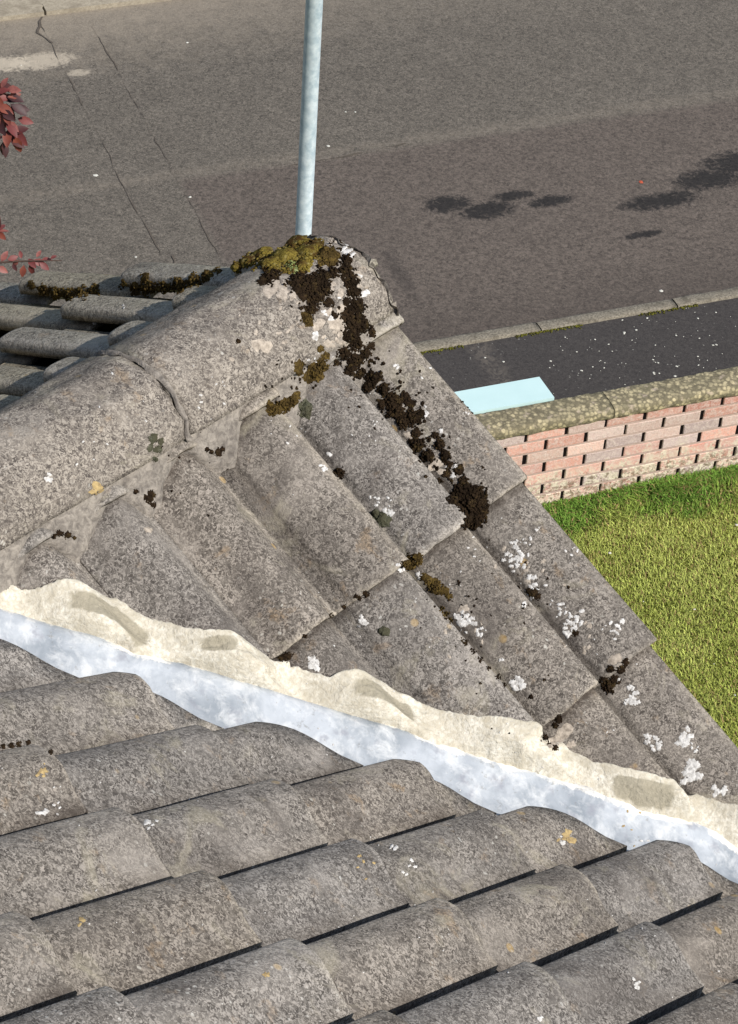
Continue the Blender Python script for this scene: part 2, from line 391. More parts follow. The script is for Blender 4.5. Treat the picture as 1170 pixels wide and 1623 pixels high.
# verge mortar / undercloak along the gable edges, gable wall and walls, soffit
m = NM('roughcast', .95, .2); n1 = m.noise(70, 4); c = m.mix(n1, srgb(196, 188, 172), srgb(222, 216, 202)); m.bump(n1, .8, .01); M['roughcast'] = m.done(c)
m = NM('felt_black', .9, .1); M['felt'] = m.done(srgb(30, 28, 27))
def slab(pts, n, thick):
    pts = [np.array(p) for p in pts]; K = len(pts); V = pts + [p - n*thick for p in pts]
    f = [tuple(range(K)), tuple(range(K, 2*K))[::-1]] + [(i, i+K, (i+1) % K + K, (i+1) % K) for i in range(K)]
    if np.dot(np.cross(pts[1]-pts[0], pts[2]-pts[1]), n) < 0: f = [q[::-1] for q in f]
    return V, f
DROP = .098/ct
# underlay decks just below the tiles: main roof (two pieces beside the wing) and the wing's slopes
J = apex + (-VD)*0
sJ = ((apex-v0)@Z)/(VD@Z); J = v0 + VD*sJ                 # ridge meets main roof
lowA = 5*G-.04
def onA(u, x): return oA + dA*u + C*x
def valley(s): return v0 + VD*s
sl_ = None
u_end = lowA; sv = 0
# valley param where A's u = lowA
gE = 3*W+.02
sv = ((AP + R*gE - v0)@R)/(VD@R)
VE = valley(sv); xr = 22*W-.07
b = MB(); dz = Z*DROP
b.add(*slab([J-dz, VE-dz, onA(u_end, xr)-dz, onA(-9.3*G, xr)-dz, onA(-9.3*G, (J-oA)@C)-dz], nA, .02))
xl = -22*W-.066
b.add(*slab([mirror(J)-dz, mirror(VE)-dz, onA(u_end, xl)-dz, onA(-9.3*G, xl)-dz, onA(-9.3*G, (J-oA)@C)-dz], nA, .02))
rE = apex + R*gE
cor = VE
b.add(*slab([J-dz, rE-dz, VE-dz], nB, .02)); b.add(*slab([J-dz, rE-dz, mirror(VE)-dz], nL, .02))
b.build('roof_deck', M['felt'], house, smooth=False)
# gable wall of the wing and side walls
zt = VE[2]-.25; gp = apex + R*(gE-.10)
b = MB()
hw = (cor-AP)@C - .25
g0 = AP*np.array([1, 1, 0]) + R*(gE-.11)
Lw = 1.9
def prism(poly, thickv):
    K = len(poly); poly = [np.array(p) for p in poly]; V = poly + [p+thickv for p in poly]
    f = [tuple(range(K))[::-1], tuple(range(K, 2*K))] + [(i, (i+1) % K, (i+1) % K+K, i+K) for i in range(K)]
    return V, f
apz = apex[2]-.13; ez = apz - hw*math.tan(TH)
b.add(*prism([g0-C*hw, g0+C*hw, g0+C*hw+Z*ez, g0+Z*apz, g0-C*hw+Z*ez], -R*.25))
b.build('gable_wall', M['roughcast'], house, smooth=False)
b = MB(); fR = (g0-oA)@R - .16; fz = (oA + dA*(fR/ct))[2] - .17; f0 = (oA*np.array([1, 1, 0])) + R*fR
b.add(*boxv(f0 + C*(-22*W), C*(44*W-.2), -R*.25, Z*fz))
b.build('front_wall', M['roughcast'], house, smooth=False)
# fascia/verge strip and gutters
m = NM('white_upvc', .4, .5); M['upvc'] = m.done(srgb(225, 225, 222))
b = MB()
for sgn, dd, nn_ in ((1, dB, nB), (-1, dL, nL)):
    tp = apex - Z*(DROP+.03) + R*(gE-.05)
    ln = (cor-rE)@dB
    b.add(*boxv(tp, dd*ln, R*.02, -Z*.16))
b.build('barge_board', M['upvc'], house, smooth=False)
# verge mortar bead under the outer roll
b = MB(); V = []; nu = 260
for s_ in np.linspace(0, 3.9*G, nu):
    for q in range(6):
        a = q/5
        V.append(E0 + dB*s_ + R*(3*W-.022+.018*math.sin(a*math.pi)+.003*noise2(s_*30, a*3, 77)) + nB*(-.05-.05*a+.003*noise2(s_*24, 0, 78)))
b.add(V, gridf(nu, 6)); ALL.append(b.build('verge_mortar', M['mortar'], house))

# ------------------------------------------------------------------ valley: lead and mortar fillet
# polylines read in the photo, turned into valley coordinates (s, t)
def hitp(x, y, o, n):
    d = ray(x, y); return CAM + d*((((o-CAM)@n))/(d@n))
LO = .060
def vc(p): return np.array([(p-v0)@VD, (p-v0)@VH])
def surf_off(p):     # depth of the wing's tile tops below the crest plane at p
    rc = (p-oB)@R; uu_ = ((p-oB) - ((p-oB)@nB)*nB)@dB; xb = (3*W+.010-rc) % W; hs_ = rc < .010
    return max(0, np.interp(xb, PXS if hs_ else PX, PHS if hs_ else PH)) - TOP + ((uu_/G) % 1 - 1)*.024
def hit_top(x, y):
    h_ = -.01
    for _ in range(12):
        p = hitp(x, y, oB+nB*h_, nB); h_ = .6*h_ + .4*surf_off(p)
    return p
mt = np.array([vc(hit_top(x, y)) for x, y in [(-60, 900), (0, 915), (60, 932), (150, 937), (180, 948), (205, 968), (260, 990), (330, 1003), (385, 1015), (425, 1045), (460, 1066), (520, 1074), (600, 1078), (640, 1102), (690, 1125), (760, 1138), (840, 1150), (880, 1185), (930, 1208), (1000, 1222), (1060, 1238), (1095, 1262), (1170, 1280), (1250, 1310)]])
mbm = np.array([vc(hitp(x, y, v0-Z*.036, (nA+nB)/np.linalg.norm(nA+nB))) for x, y in [(-60, 940), (0, 962), (70, 985), (130, 995), (200, 1032), (300, 1050), (400, 1078), (500, 1108), (560, 1122), (620, 1150), (700, 1182), (800, 1212), (900, 1242), (1000, 1280), (1090, 1300), (1170, 1345), (1250, 1370)]])
LZT = [-.16, -.058, -.036, -.02, .04, .10, .26]; LZH = [-.078, -.078, -.036, -.036, -.060, -.060, .005]
def lead_z(t): return np.interp(t, LZT, LZH)
def top_t(s): return np.interp(s, mt[:, 0], mt[:, 1])
mt[1, 1] = -.074
def bot_t(s): return np.interp(s, mbm[:, 0], mbm[:, 1])
b = MB(); nu, nv = 700, 21; ss = np.linspace(.75, 2.6, nu); V = []; cc = []
PB = lambda s: None
damps = [(150, 975, 46), (205, 990, 34), (345, 1037, 36), (590, 1105, 38), (640, 1115, 22), (1035, 1258, 42), (990, 1250, 26), (800, 1172, 0)]
dsp = [(vc(hitp(x, y, oB-nB*.02, nB))[0], r_/FPX*3.6) for x, y, r_ in damps if r_]
for s_ in ss:
    base = v0 + VD*s_
    t0, t1 = top_t(s_), bot_t(s_)
    t0 += .0016*noise2(s_*50, 0, 61) + .0010*noise2(s_*190, 0, 62); t1 += .003*noise2(s_*45, 4, 63) + .0015*noise2(s_*150, 4, 63)
    t0 = min(t0, -.041); t1 = max(t1, -.036)
    pb = base + VH*t0
    def surfB(t):
        p = base + VH*t; zpl = oB[2] - ((p-oB)@C)*math.tan(TH); p = np.array([p[0], p[1], zpl])
        return zpl + surf_off(p)/ct
    zt_ = surfB(t0) + .003
    zb_ = base[2] + lead_z(t1) - .002
    for q in range(nv):
        a = q/(nv-1); t = t0 + (t1-t0)*a
        sag = math.sin(a*math.pi)
        z = zt_*(1-a)**1.15 + zb_*(1-(1-a)**1.15)
        tc = -.0365
        def ztop(t_):
            acc = [surfB(t_)]
            for ds in (-.03, -.022, -.015, -.008, .008, .015, .022, .03):
                pq = v0 + VD*(s_+ds) + VH*t_; zp = oB[2] - ((pq-oB)@C)*math.tan(TH); acc.append(zp + surf_off(np.array([pq[0], pq[1], zp]))/ct - VD[2]*ds)
            return max(sum(acc)/9 + .005, acc[0] + .006)
        if t <= tc: z = ztop(t) + .004*min(1, (q+.2)/2)
        else:
            a2 = (t-tc)/(t1-tc); zc_ = ztop(tc) + .004
            z = zc_ + (zb_-zc_)*(.55*a2 + .45*a2*a2*(3-2*a2))
        z += sag*(.002*noise2(s_*22, a*3, 64) + .0016*noise2(s_*80, a*8, 65))
        if q == 0: z -= .004
        hol = sum(math.exp(-((s_-c0)/w0)**2) for c0, w0 in dsp)
        z -= .004*min(1, hol)*math.exp(-((a-.55)/.25)**2)
        V.append(np.array([base[0]+VH[0]*t, base[1]+VH[1]*t, z]))
        cc.append([min(1, hol)*math.exp(-((a-.60)/.30)**4)*1.1, (1 if q < 2 else 0)*.6*(.5+.5*noise2(s_*9, 1, 66)), 0])
b.add(V, gridf(nu, nv), col=np.array(cc)); fil = b.build('valley_mortar', M['cream'], house); ALL.append(fil)
# lead lining: a shallow trough
b = MB(); nu, nv = 420, 46; V = []; cc = []
ss = np.linspace(.55, 2.62, nu); ts = np.linspace(-.10, .26, nv)
for s_ in ss:
    base = v0 + VD*s_
    for t in ts:
        z = base[2] + lead_z(t)
        z += .0022*noise2(s_*26, t*22, 71) + .0009*noise2(s_*80, t*70, 72)
        V.append(base*np.array([1, 1, 0]) + VH*t + Z*z)
        tb = bot_t(s_); e = math.exp(-(max(0, t-tb-.002)/.010)**2)*.62 + math.exp(-((t-.115)/.02)**2)*.35
        cc.append([min(1, e), 0, 0])
b.add(V, gridf(nu, nv), col=np.array(cc)); lead = b.build('valley_lining', M['lead'], house); ALL.append(lead)
# the same at the hidden left valley
def mirobj(src, name):
    me = src.data.copy(); o = bpy.data.objects.new(name, me); COL.objects.link(o); o.parent = house
    hl = np.array(house.location)
    co = np.zeros(len(me.vertices)*3); me.vertices.foreach_get('co', co); co = co.reshape(-1, 3)+hl
    kk = (co-AP)@C; co = co - 2*kk[:, None]*C - hl; me.vertices.foreach_set('co', co.ravel()); me.flip_normals(); me.update(); return o
mirobj(lead, 'valley_lining'); mirobj(fil, 'valley_mortar')

# ------------------------------------------------------------------ ray casting on the roof for moss and lichen
def bvh_of(objs):
    V = []; Fc = []; n0 = 0
    for o in objs:
        me = o.data; co = np.zeros(len(me.vertices)*3); me.vertices.foreach_get('co', co); co = co.reshape(-1, 3)
        if o.parent: co = co + np.array(o.parent.location)
        V += co.tolist(); Fc += [tuple(i+n0 for i in p.vertices) for p in me.polygons]; n0 += len(co)
    return BVHTree.FromPolygons(V, Fc)
BV = bvh_of(ALL)
def cast(x, y):
    d = Vector(ray(x, y)).normalized(); h = BV.ray_cast(Vector(CAM), d)
    if h[0] is None: return None
    n = h[1]
    if n.dot(d) > 0: n = -n
    return np.array(h[0]), np.array(n)
def ico(sub):
    bm = bmesh.new(); bmesh.ops.create_icosphere(bm, subdivisions=sub, radius=1); bm.verts.index_update()
    v = np.array([q.co[:] for q in bm.verts]); f = [tuple(a.index for a in q.verts) for q in bm.faces]; bm.free(); return v, f
ICO1, ICO2, ICO3 = ico(1), ico(2), ico(3)
def frame(n):
    a = np.cross(n, [0.3, .9, .1]); a /= np.linalg.norm(a); return a, np.cross(n, a)
def blob(b, p, n, r, flat=.7, tpl=ICO2, rough=.28, lift=0):
    v, f = tpl; k = random.randint(0, 9999)
    a_, b_ = frame(n); q = v*(1+rough*noise2(v[:, 0]*2.3+k, v[:, 1]*2.3+v[:, 2]*3.1, 4))[:, None]
    P = p + n*(lift) + r*(q[:, :1]*a_ + q[:, 1:2]*b_ + flat*q[:, 2:]*n); b.add(P, f)
def crust(b, x, y, r, top=.0015):
    k = random.random()*10; ring = 16; V = []
    for q, hgt in ((0, top), (.6, top*.9), (1, .0002)):
        for j in range(ring if q else 1):
            a = 2*math.pi*j/ring; rr_ = r*q*(1+.25*math.sin(2*a+k)+.18*math.sin(5*a+k*3)+.12*math.sin(9*a+k*7))
            h = cast(x+rr_*math.cos(a), y+rr_*math.sin(a))
            if h is None or np.linalg.norm(h[0]-CAM) > 6: return
            V.append(h[0]+h[1]*(hgt+random.uniform(0, .0004)))
    V = np.array(V)
    if np.ptp(V@F) > r*7/FPX*4: return
    f = [(0, 1+j, 1+(j+1) % ring) for j in range(ring)] + [(1+j, 1+ring+j, 1+ring+(j+1) % ring, 1+(j+1) % ring) for j in range(ring)]
    b.add(V, [q[::-1] for q in f])
def moss(name, label, discs, mat, size0=(.003, .007), dens=1.0, flat=.75, group=None, cushion=False):
    """discs: (x, y, radius) in photo pixels; tufts are laid on the roof's surface there"""
    b = MB(); P0 = None
    for (x, y, r) in discs:
        crust(b, x, y, r*(1.05 if mat != 'moss_brown' else .8), .0025)
        size = (size0[0]*.42, size0[1]*.46); cnt = max(10, int(r*r*.62*dens))
        for _ in range(cnt):
            a = random.uniform(0, 2*math.pi); q = r*math.sqrt(random.random())*(1+.25*math.sin(3*a+x)+.15*math.sin(7*a+y))
            h = cast(x+q*math.cos(a), y+q*math.sin(a))
            if h is None or np.linalg.norm(h[0]-CAM) > 6: continue
            if P0 is None: P0 = h[0]
            s_ = random.uniform(*size)*(1.15-.4*q/r)
            blob(b, h[0], h[1], s_, flat, ICO2 if s_ > .006 else ICO1, .35, lift=s_*.15 + (random.random()*.0075*(1-q/(r*1.3)) if r > 8 else 0))
        if cushion:
            h = cast(x, y)
            if h is not None: blob(b, h[0], h[1], r/FPX*3.9*.95, .62, ICO3, .3)
    if P0 is None: return None
    o = b.build(name, M[mat]); 
    # origin at its base
    o.data.transform(Matrix.Translation(Vector(-P0))); o.location = P0
    scat = any(w in label for w in ('crumb', 'line ', 'lumps', 'knots'))
    return tag(o, label, 'moss', group, 'stuff' if scat else None)
exec_list = []
G1 = 'moss clumps on the roof'
moss('moss_cushion', 'golden green moss cushion capping the end of the ridge', [(395, 414, 15), (418, 404, 20), (445, 392, 22), (470, 386, 22), (455, 408, 24), (430, 418, 18), (485, 402, 20), (375, 422, 10), (500, 390, 12), (455, 376, 12), (480, 420, 12)], 'moss_gold', (.004, .010), 1.1, .7, G1, True)
moss('moss_tuft', 'small lime green moss tuft on the golden cushion of the ridge end', [(463, 421, 9), (470, 428, 6)], 'moss_lime', (.003, .006), 2, .8, G1)
moss('moss_cushion', 'small rounded olive moss cushion right of the golden ridge cushion', [(521, 408, 15), (515, 400, 9)], 'moss_mix', (.004, .008), 1.4, .8, G1, True)
moss('moss_clump', 'dark brown moss spread below the golden cushion on the ridge end', [(430, 438, 14), (415, 445, 8), (470, 445, 14), (492, 450, 20), (510, 440, 14), (500, 470, 16), (480, 470, 8), (515, 460, 12), (492, 492, 9), (470, 460, 8), (528, 432, 10), (522, 480, 8), (530, 500, 6)], 'moss_brown', (.003, .007), 1.3, .8, G1)
moss('moss_clump', 'dark brown moss running down the outer edge of the ridge end', [(548, 430, 13), (556, 448, 13), (550, 412, 9), (560, 462, 11), (566, 485, 13), (560, 505, 17), (572, 515, 14), (556, 530, 15), (565, 545, 10), (545, 500, 8), (549, 478, 7)], 'moss_brown', (.003, .0075), 1.4, .8, G1)
moss('moss_clump', 'brown moss mat at the top of the open gutter beside the ridge foot', [(545, 560, 11), (562, 572, 14), (578, 560, 10), (588, 548, 7), (553, 587, 9), (535, 575, 6), (572, 592, 9), (590, 528, 7)], 'moss_brown', (.003, .0075), 1.4, .8, G1)
moss('moss_clump', 'long dark brown moss mat filling the gutter above the light bare patch', [(593, 600, 12), (585, 612, 9), (608, 617, 10), (622, 634, 13), (642, 628, 7), (628, 650, 15), (650, 640, 8), (655, 662, 13), (638, 668, 11), (668, 655, 6), (660, 686, 8), (606, 640, 8)], 'moss_brown', (.003, .0085), 1.5, .85, G1)
moss('moss_clump', 'knotted brown moss half way down the gutter beside a pale bare patch', [(662, 705, 12), (678, 722, 11), (697, 705, 9), (706, 722, 9), (712, 737, 7), (690, 690, 6), (708, 752, 7), (698, 762, 5)], 'moss_brown', (.003, .008), 1.5, .85, G1)
moss('moss_clump', 'big dark brown moss pad at the foot of the gutter beside the outer course edge', [(735, 775, 16), (750, 785, 20), (745, 800, 22), (760, 800, 15), (755, 825, 13), (742, 830, 10), (722, 790, 12), (765, 815, 8), (728, 745, 8)], 'moss_brown', (.003, .0085), 1.6, .85, G1)
moss('moss_clump', 'olive brown moss plugging the roll end below the ridge mortar', [(435, 650, 10), (450, 643, 11), (462, 636, 9), (470, 628, 7), (428, 642, 6), (500, 590, 13), (510, 580, 9), (488, 600, 7), (515, 565, 7), (508, 553, 5)], 'moss_mix', (.003, .007), 1.5, .8, G1)
moss('moss_cushion', 'small dark oval moss cushion on the ridge just left of the moss covered end', [(474, 580, 8), (473, 588, 7)], 'moss_mix', (.003, .005), 2, .8, G1, True)
moss('moss_cushion', 'small olive moss cushion above the oval one on the ridge', [(488, 508, 9), (484, 500, 6)], 'moss_mix', (.003, .005), 2, .8, G1, True)
moss('moss_cushion', 'round grey green moss cushion below the ridge mortar', [(484, 649, 12)], 'moss_grey', (.002, .004), 1.5, .6, G1, True)
moss('moss_cushion', 'round black brown moss cushion on the smooth pan below the ridge', [(538, 750, 9)], 'moss_brown', (.002, .0045), 2, .8, G1, True)
moss('moss_cushion', 'dark moss cushion with white lichen around it, lowest pan of the first course', [(606, 824, 12), (596, 815, 8)], 'moss_grey', (.002, .0045), 2, .7, G1, True)
moss('moss_cushion', 'round mossy grey spot on the broad tile just above the cream mortar', [(609, 1001, 8)], 'moss_grey', (.002, .004), 2, .5, G1, True)
moss('moss_clump', 'brown moss pad squeezed in the first course joint at the middle roll', [(655, 890, 12), (645, 895, 9), (664, 885, 7)], 'moss_mix', (.003, .006), 2, .8, G1)
moss('moss_clump', 'ragged brown moss in the pan just below the first course joint', [(680, 920, 8), (690, 930, 11), (703, 937, 8), (672, 915, 6), (712, 945, 5)], 'moss_mix', (.003, .0055), 1.8, .8, G1)
moss('moss_clump', 'short dark moss strip beside the lichen in the second course', [(700, 965, 5), (707, 974, 6), (714, 983, 5)], 'moss_mix', (.002, .005), 2.4, .8, G1)
moss('moss_clump', 'thin line of dark moss along the roll edge above the lower joint', [(738, 1018, 5), (750, 1032, 5), (762, 1045, 5), (775, 1058, 4), (790, 1073, 5), (800, 1085, 4), (842, 1105, 4)], 'moss_brown', (.002, .0045), 2.4, .8, G1)
moss('moss_clump', 'dark crumbly moss at the outer end of the second course joint', [(965, 1088, 11), (958, 1080, 8), (975, 1078, 8), (985, 1062, 7), (992, 1050, 6), (968, 1060, 6)], 'moss_brown', (.003, .006), 1.8, .8, G1)
moss('moss_clump', 'dark moss in the corner where the second course joint meets the cream mortar', [(885, 1140, 7), (880, 1150, 5), (862, 1168, 6), (880, 1185, 5), (870, 1178, 4)], 'moss_brown', (.002, .005), 2.4, .8, G1)
moss('moss_clump', 'small dark moss with lichen on the outer pan of the second course', [(845, 940, 8), (852, 945, 6), (838, 936, 5)], 'moss_brown', (.002, .005), 2.4, .8, G1)
moss('moss_cushion', 'tiny dark moss dot beside white lichen low on the outer pan', [(912, 1003, 6)], 'moss_brown', (.002, .004), 2.4, .8, G1)
moss('moss_clump', 'dark moss crumbs along the first course joint of the wing', [(580, 942, 6), (570, 948, 4), (565, 945, 4), (545, 962, 4), (525, 975, 4), (483, 1008, 4), (455, 1040, 8), (445, 1043, 5)], 'moss_brown', (.002, .0045), 2.4, .8, G1)
moss('moss_clump', 'dark moss in the gap left of the grey ridge mortar', [(236, 790, 8), (243, 800, 5), (240, 783, 7), (215, 779, 4)], 'moss_brown', (.002, .005), 2.4, .8, G1)
moss('moss_clump', 'dark moss lumps under the ridge joint beside the mortar lobe', [(346, 717, 7), (353, 712, 4), (328, 712, 4), (335, 716, 4)], 'moss_brown', (.002, .005), 2.4, .8, G1)
moss('moss_clump', 'black moss at the foot of the ridge where the left mortar starts', [(95, 845, 6), (108, 848, 6), (85, 850, 4), (118, 852, 3)], 'moss_brown', (.002, .0045), 2.4, .8, G1)
moss('moss_clump', 'brown moss line filling the left end of the topmost main roof step', [(5, 1184, 4), (18, 1182, 5), (30, 1180, 5), (45, 1177, 4), (80, 1192, 4)], 'moss_brown', (.002, .0045), 2.4, .8, G1)
moss('moss_clump', 'small dark moss knots on the worn ridge mortar stain', [(243, 695, 7), (250, 712, 6), (255, 700, 5), (238, 710, 5), (246, 728, 4)], 'moss_grey', (.002, .0045), 2, .8, G1)
moss('moss_cushion', 'tiny black moss button high on the end ridge tile', [(378, 541, 4)], 'moss_brown', (.002, .004), 4, .8, G1, True)
moss('moss_clump', 'dark moss nib sticking out from the verge beside the blue panel', [(735, 634, 5), (745, 644, 5), (750, 652, 4)], 'moss_brown', (.003, .006), 3, .9, G1)
moss('moss_clump', 'rusty brown moss along the gutter of the left slope behind the ridge', [(70, 460, 9), (90, 464, 11), (110, 466, 11), (130, 464, 11), (150, 460, 9), (50, 452, 6)], 'moss_mix', (.003, .008), 1.6, .8, G1)
moss('moss_clump', 'brown moss running up the left slope gutter to the ridge', [(215, 458, 9), (235, 456, 13), (260, 458, 13), (285, 452, 13), (308, 446, 12), (328, 438, 9), (345, 430, 7), (230, 440, 7), (195, 452, 7)], 'moss_mix', (.003, .008), 1.6, .8, G1)

# tiny moss buttons nobody could count
b = MB()
for (x, y, rad, n, lo_, hi_) in [(500, 470, 34, 40, .0018, .004), (560, 500, 26, 30, .0018, .004), (585, 590, 26, 20, .002, .004), (640, 650, 30, 30, .002, .0045), (690, 715, 28, 30, .002, .004), (740, 780, 26, 16, .002, .004), (470, 590, 36, 20, .0015, .0035), (620, 620, 60, 26, .0012, .003), (800, 1080, 90, 14, .0012, .0025), (720, 960, 60, 18, .0012, .003), (850, 940, 50, 14, .0012, .003), (540, 400, 22, 20, .002, .004), (300, 740, 60, 12, .0012, .0025), (580, 560, 20, 20, .002, .004)]:
    for _ in range(n):
        h = cast(random.gauss(x, rad*.6), random.gauss(y, rad*.6))
        if h is not None and np.linalg.norm(h[0]-CAM) < 6:
            q = random.uniform(lo_, hi_); blob(b, h[0], h[1], q, .6, ICO1, .3)
            for _k in range(3): blob(b, h[0]+np.array([random.gauss(0, q*.6) for _z in range(3)]), h[1], q*.6, .7, ICO1, .3)
tag(b.build('moss_specks', M['moss_brown']), 'scattered tiny dark moss buttons on the ridge end and gutter tiles', 'moss', kind='stuff')
# lichen crusts: irregular thin discs laid on the tiles
def lichen(name, spots, mat, parent=None):
    b = MB()
    for (x, y, r) in spots:
        k = random.random()*10; ring = 14; V = []; ok = True
        for q, hgt in ((0, .0011), (.6, .0010), (1, .0003)):
            for j in range(ring if q else 1):
                a = 2*math.pi*j/ring
                rr_ = r*.8*q*(1+.28*math.sin(2*a+k)+.2*math.sin(5*a+k*3)+.12*math.sin(9*a+k*7))
                h = cast(x+rr_*math.cos(a), y+rr_*math.sin(a))
                if h is None or np.linalg.norm(h[0]-CAM) > 6: ok = False; break
                V.append(h[0]+h[1]*(hgt+random.uniform(0, .0002)))
            if not ok: break
        if not ok: continue
        V = np.array(V)
        if np.ptp(V@F) > r*6/FPX*4: continue
        f = [(0, 1+j, 1+(j+1) % ring) for j in range(ring)] + [(1+j, 1+ring+j, 1+ring+(j+1) % ring, 1+(j+1) % ring) for j in range(ring)]
        b.add(V, [q[::-1] for q in f])
    o = b.build(name, M[mat], parent); return o
def cluster(x, y, r, n, s=(1.5, 4)):
    return [(x+random.gauss(0, r*.5), y+random.gauss(0, r*.5), random.uniform(*s)) for _ in range(n)]
sp = [(579, 465, 8), (570, 437, 5), (516, 496, 7), (528, 504, 8), (500, 532, 8), (538, 472, 3), (77, 760, 7), (78, 752, 4), (522, 720, 5), (156, 515, 4), (150, 513, 3), (178, 592, 2.5)]
for args in [(675, 655, 6, 5), (697, 683, 5, 4), (605, 800, 18, 9), (620, 812, 8, 6, (3, 6)), (512, 738, 12, 6), (742, 655, 6, 3), (825, 860, 18, 10), (818, 885, 20, 22, (3, 6)), (850, 838, 5, 3), (840, 935, 20, 16, (2, 6)), (885, 965, 18, 12), (905, 985, 18, 18, (3, 6)), (905, 1003, 10, 5), (733, 982, 14, 14, (4, 8)), (755, 1003, 8, 5, (3, 5)), (735, 1005, 6, 4), (818, 1082, 10, 10, (4, 7)), (795, 1045, 5, 3), (497, 1047, 11, 10, (4, 7)), (575, 985, 7, 7, (3, 6)), (998, 1100, 14, 9, (3, 6)), (1000, 1110, 8, 5, (4, 7)), (1085, 1170, 14, 12, (4, 8)), (1040, 1178, 12, 9, (3, 7)), (1098, 1222, 16, 16, (5, 10)), (1135, 1250, 14, 9, (3, 6)), (980, 990, 14, 8, (2, 5)), (965, 1000, 12, 6), (1100, 1190, 10, 5), (745, 880, 25, 8, (1, 2.5)), (905, 880, 22, 6, (1, 3)), (700, 590, 30, 10, (1, 3)), (475, 680, 25, 7, (1, 3)), (590, 690, 30, 6, (1, 2)), (630, 580, 12, 3, (2, 4)), (720, 745, 10, 6, (2, 5)), (70, 1290, 10, 5, (3, 6)), (95, 1283, 10, 4, (2, 3)), (232, 1305, 10, 7, (3, 7)), (195, 480, 10, 3, (1, 2)), (632, 900, 6, 6, (3, 5)), (660, 915, 12, 8, (2, 4)), (645, 1370, 16, 5, (2, 4)), (622, 1340, 8, 4, (2, 5)), (1005, 1560, 10, 5, (2, 5)), (855, 1612, 5, 3, (3, 6)), (450, 1150, 4, 2), (895, 1332, 10, 4, (2, 4)), (1020, 1338, 8, 3, (2, 3)), (500, 560, 30, 14, (1, 3)), (360, 620, 60, 10, (1, 3)), (550, 400, 12, 14, (2, 5)), (500, 378, 14, 6, (2, 5)), (490, 385, 6, 2, (2, 5)), (140, 690, 90, 10, (1, 2.5))]:
    sp += cluster(*args)
for _ in range(90): sp.append((random.uniform(420, 1150), random.uniform(620, 1200), random.uniform(.8, 1.8)))
for _ in range(60): sp.append((random.uniform(0, 1170), random.uniform(1150, 1620), random.uniform(.8, 1.8)))
lo = lichen('lichen', sp, 'lichen', house); tag(lo, kind='stuff')
sp = [(500, 440, 10), (525, 455, 10), (540, 465, 8), (505, 515, 12), (520, 495, 9), (545, 545, 9), (415, 548, 17), (430, 455, 18), (448, 462, 15), (465, 468, 9), (532, 515, 14), (545, 525, 12), (522, 545, 10), (500, 462, 9), (540, 490, 9), (690, 737, 13), (700, 748, 8), (648, 690, 8), (735, 965, 9), (690, 950, 10), (235, 840, 7), (895, 1160, 16), (880, 1175, 14), (905, 1180, 8), (975, 1045, 12), (680, 745, 8)]
for a in [(540, 520, 30, 12, (3, 8)), (910, 990, 60, 10, (2, 5)), (830, 900, 50, 10, (2, 5)), (730, 1010, 30, 8, (2, 5)), (430, 520, 60, 14, (2, 5)), (560, 445, 14, 16, (2, 6)), (520, 380, 14, 8, (2, 5)), (560, 500, 10, 8, (3, 6))]: sp += cluster(*a)
lp = lichen('lichen', sp, 'lichen_pale', house); tag(lp, kind='stuff')
m = NM('ochre_lichen', .95, .1); n1 = m.noise(130, 3, .7); m.bump(n1, .8, .002); M['lichen_ochre'] = m.done(m.mix(m.ramp(n1, .3, .65), srgb(140, 120, 88), srgb(196, 172, 122)))
sp = [(898, 1322, 9), (906, 1332, 8), (155, 772, 11), (148, 780, 7), (68, 1222, 7), (60, 1228, 4), (130, 1458, 6), (126, 1466, 4), (488, 1292, 6), (422, 1545, 6)]
for a in [(900, 1328, 12, 4, (2, 4)), (65, 1225, 14, 6, (1.5, 3)), (1000, 1300, 30, 5, (1.5, 3)), (580, 1370, 20, 5, (2, 4))]: sp += cluster(*a)
lq = lichen('lichen', sp, 'lichen_ochre', house); tag(lq, kind='stuff')

# ------------------------------------------------------------------ street: S along it, N across it
SA = 1.1705103
S = np.array([math.sin(SA), math.cos(SA), 0]); N = np.array([-S[1], S[0], 0])
def P(s, n, z=0): return S*s + N*n + Z*z
m_ = None
def sncoord(m):
    a = m.n('ShaderNodeVectorMath', _operation='DOT_PRODUCT', Vector=m.w); a.inputs[1].default_value = tuple(S)
    b = m.n('ShaderNodeVectorMath', _operation='DOT_PRODUCT', Vector=m.w); b.inputs[1].default_value = tuple(N)
    return a.outputs['Value'], b.outputs['Value']
def spot(m, s, n, s0, n0, rs, rn, amt=.9, edge=.35, nz=None):
    """soft-edged noisy ellipse mask in street coordinates"""
    a = m.math('POWER', m.math('ABSOLUTE', m.math('DIVIDE', m.math('SUBTRACT', s, s0), rs)), 2.0)
    b = m.math('POWER', m.math('ABSOLUTE', m.math('DIVIDE', m.math('SUBTRACT', n, n0), rn)), 2.0)
    d = m.math('ADD', m.math('ADD', a, b), m.math('MULTIPLY', m.math('SUBTRACT', nz, .5), 4.2))
    return m.ramp(d, 1+edge, 1-edge, 0, amt)
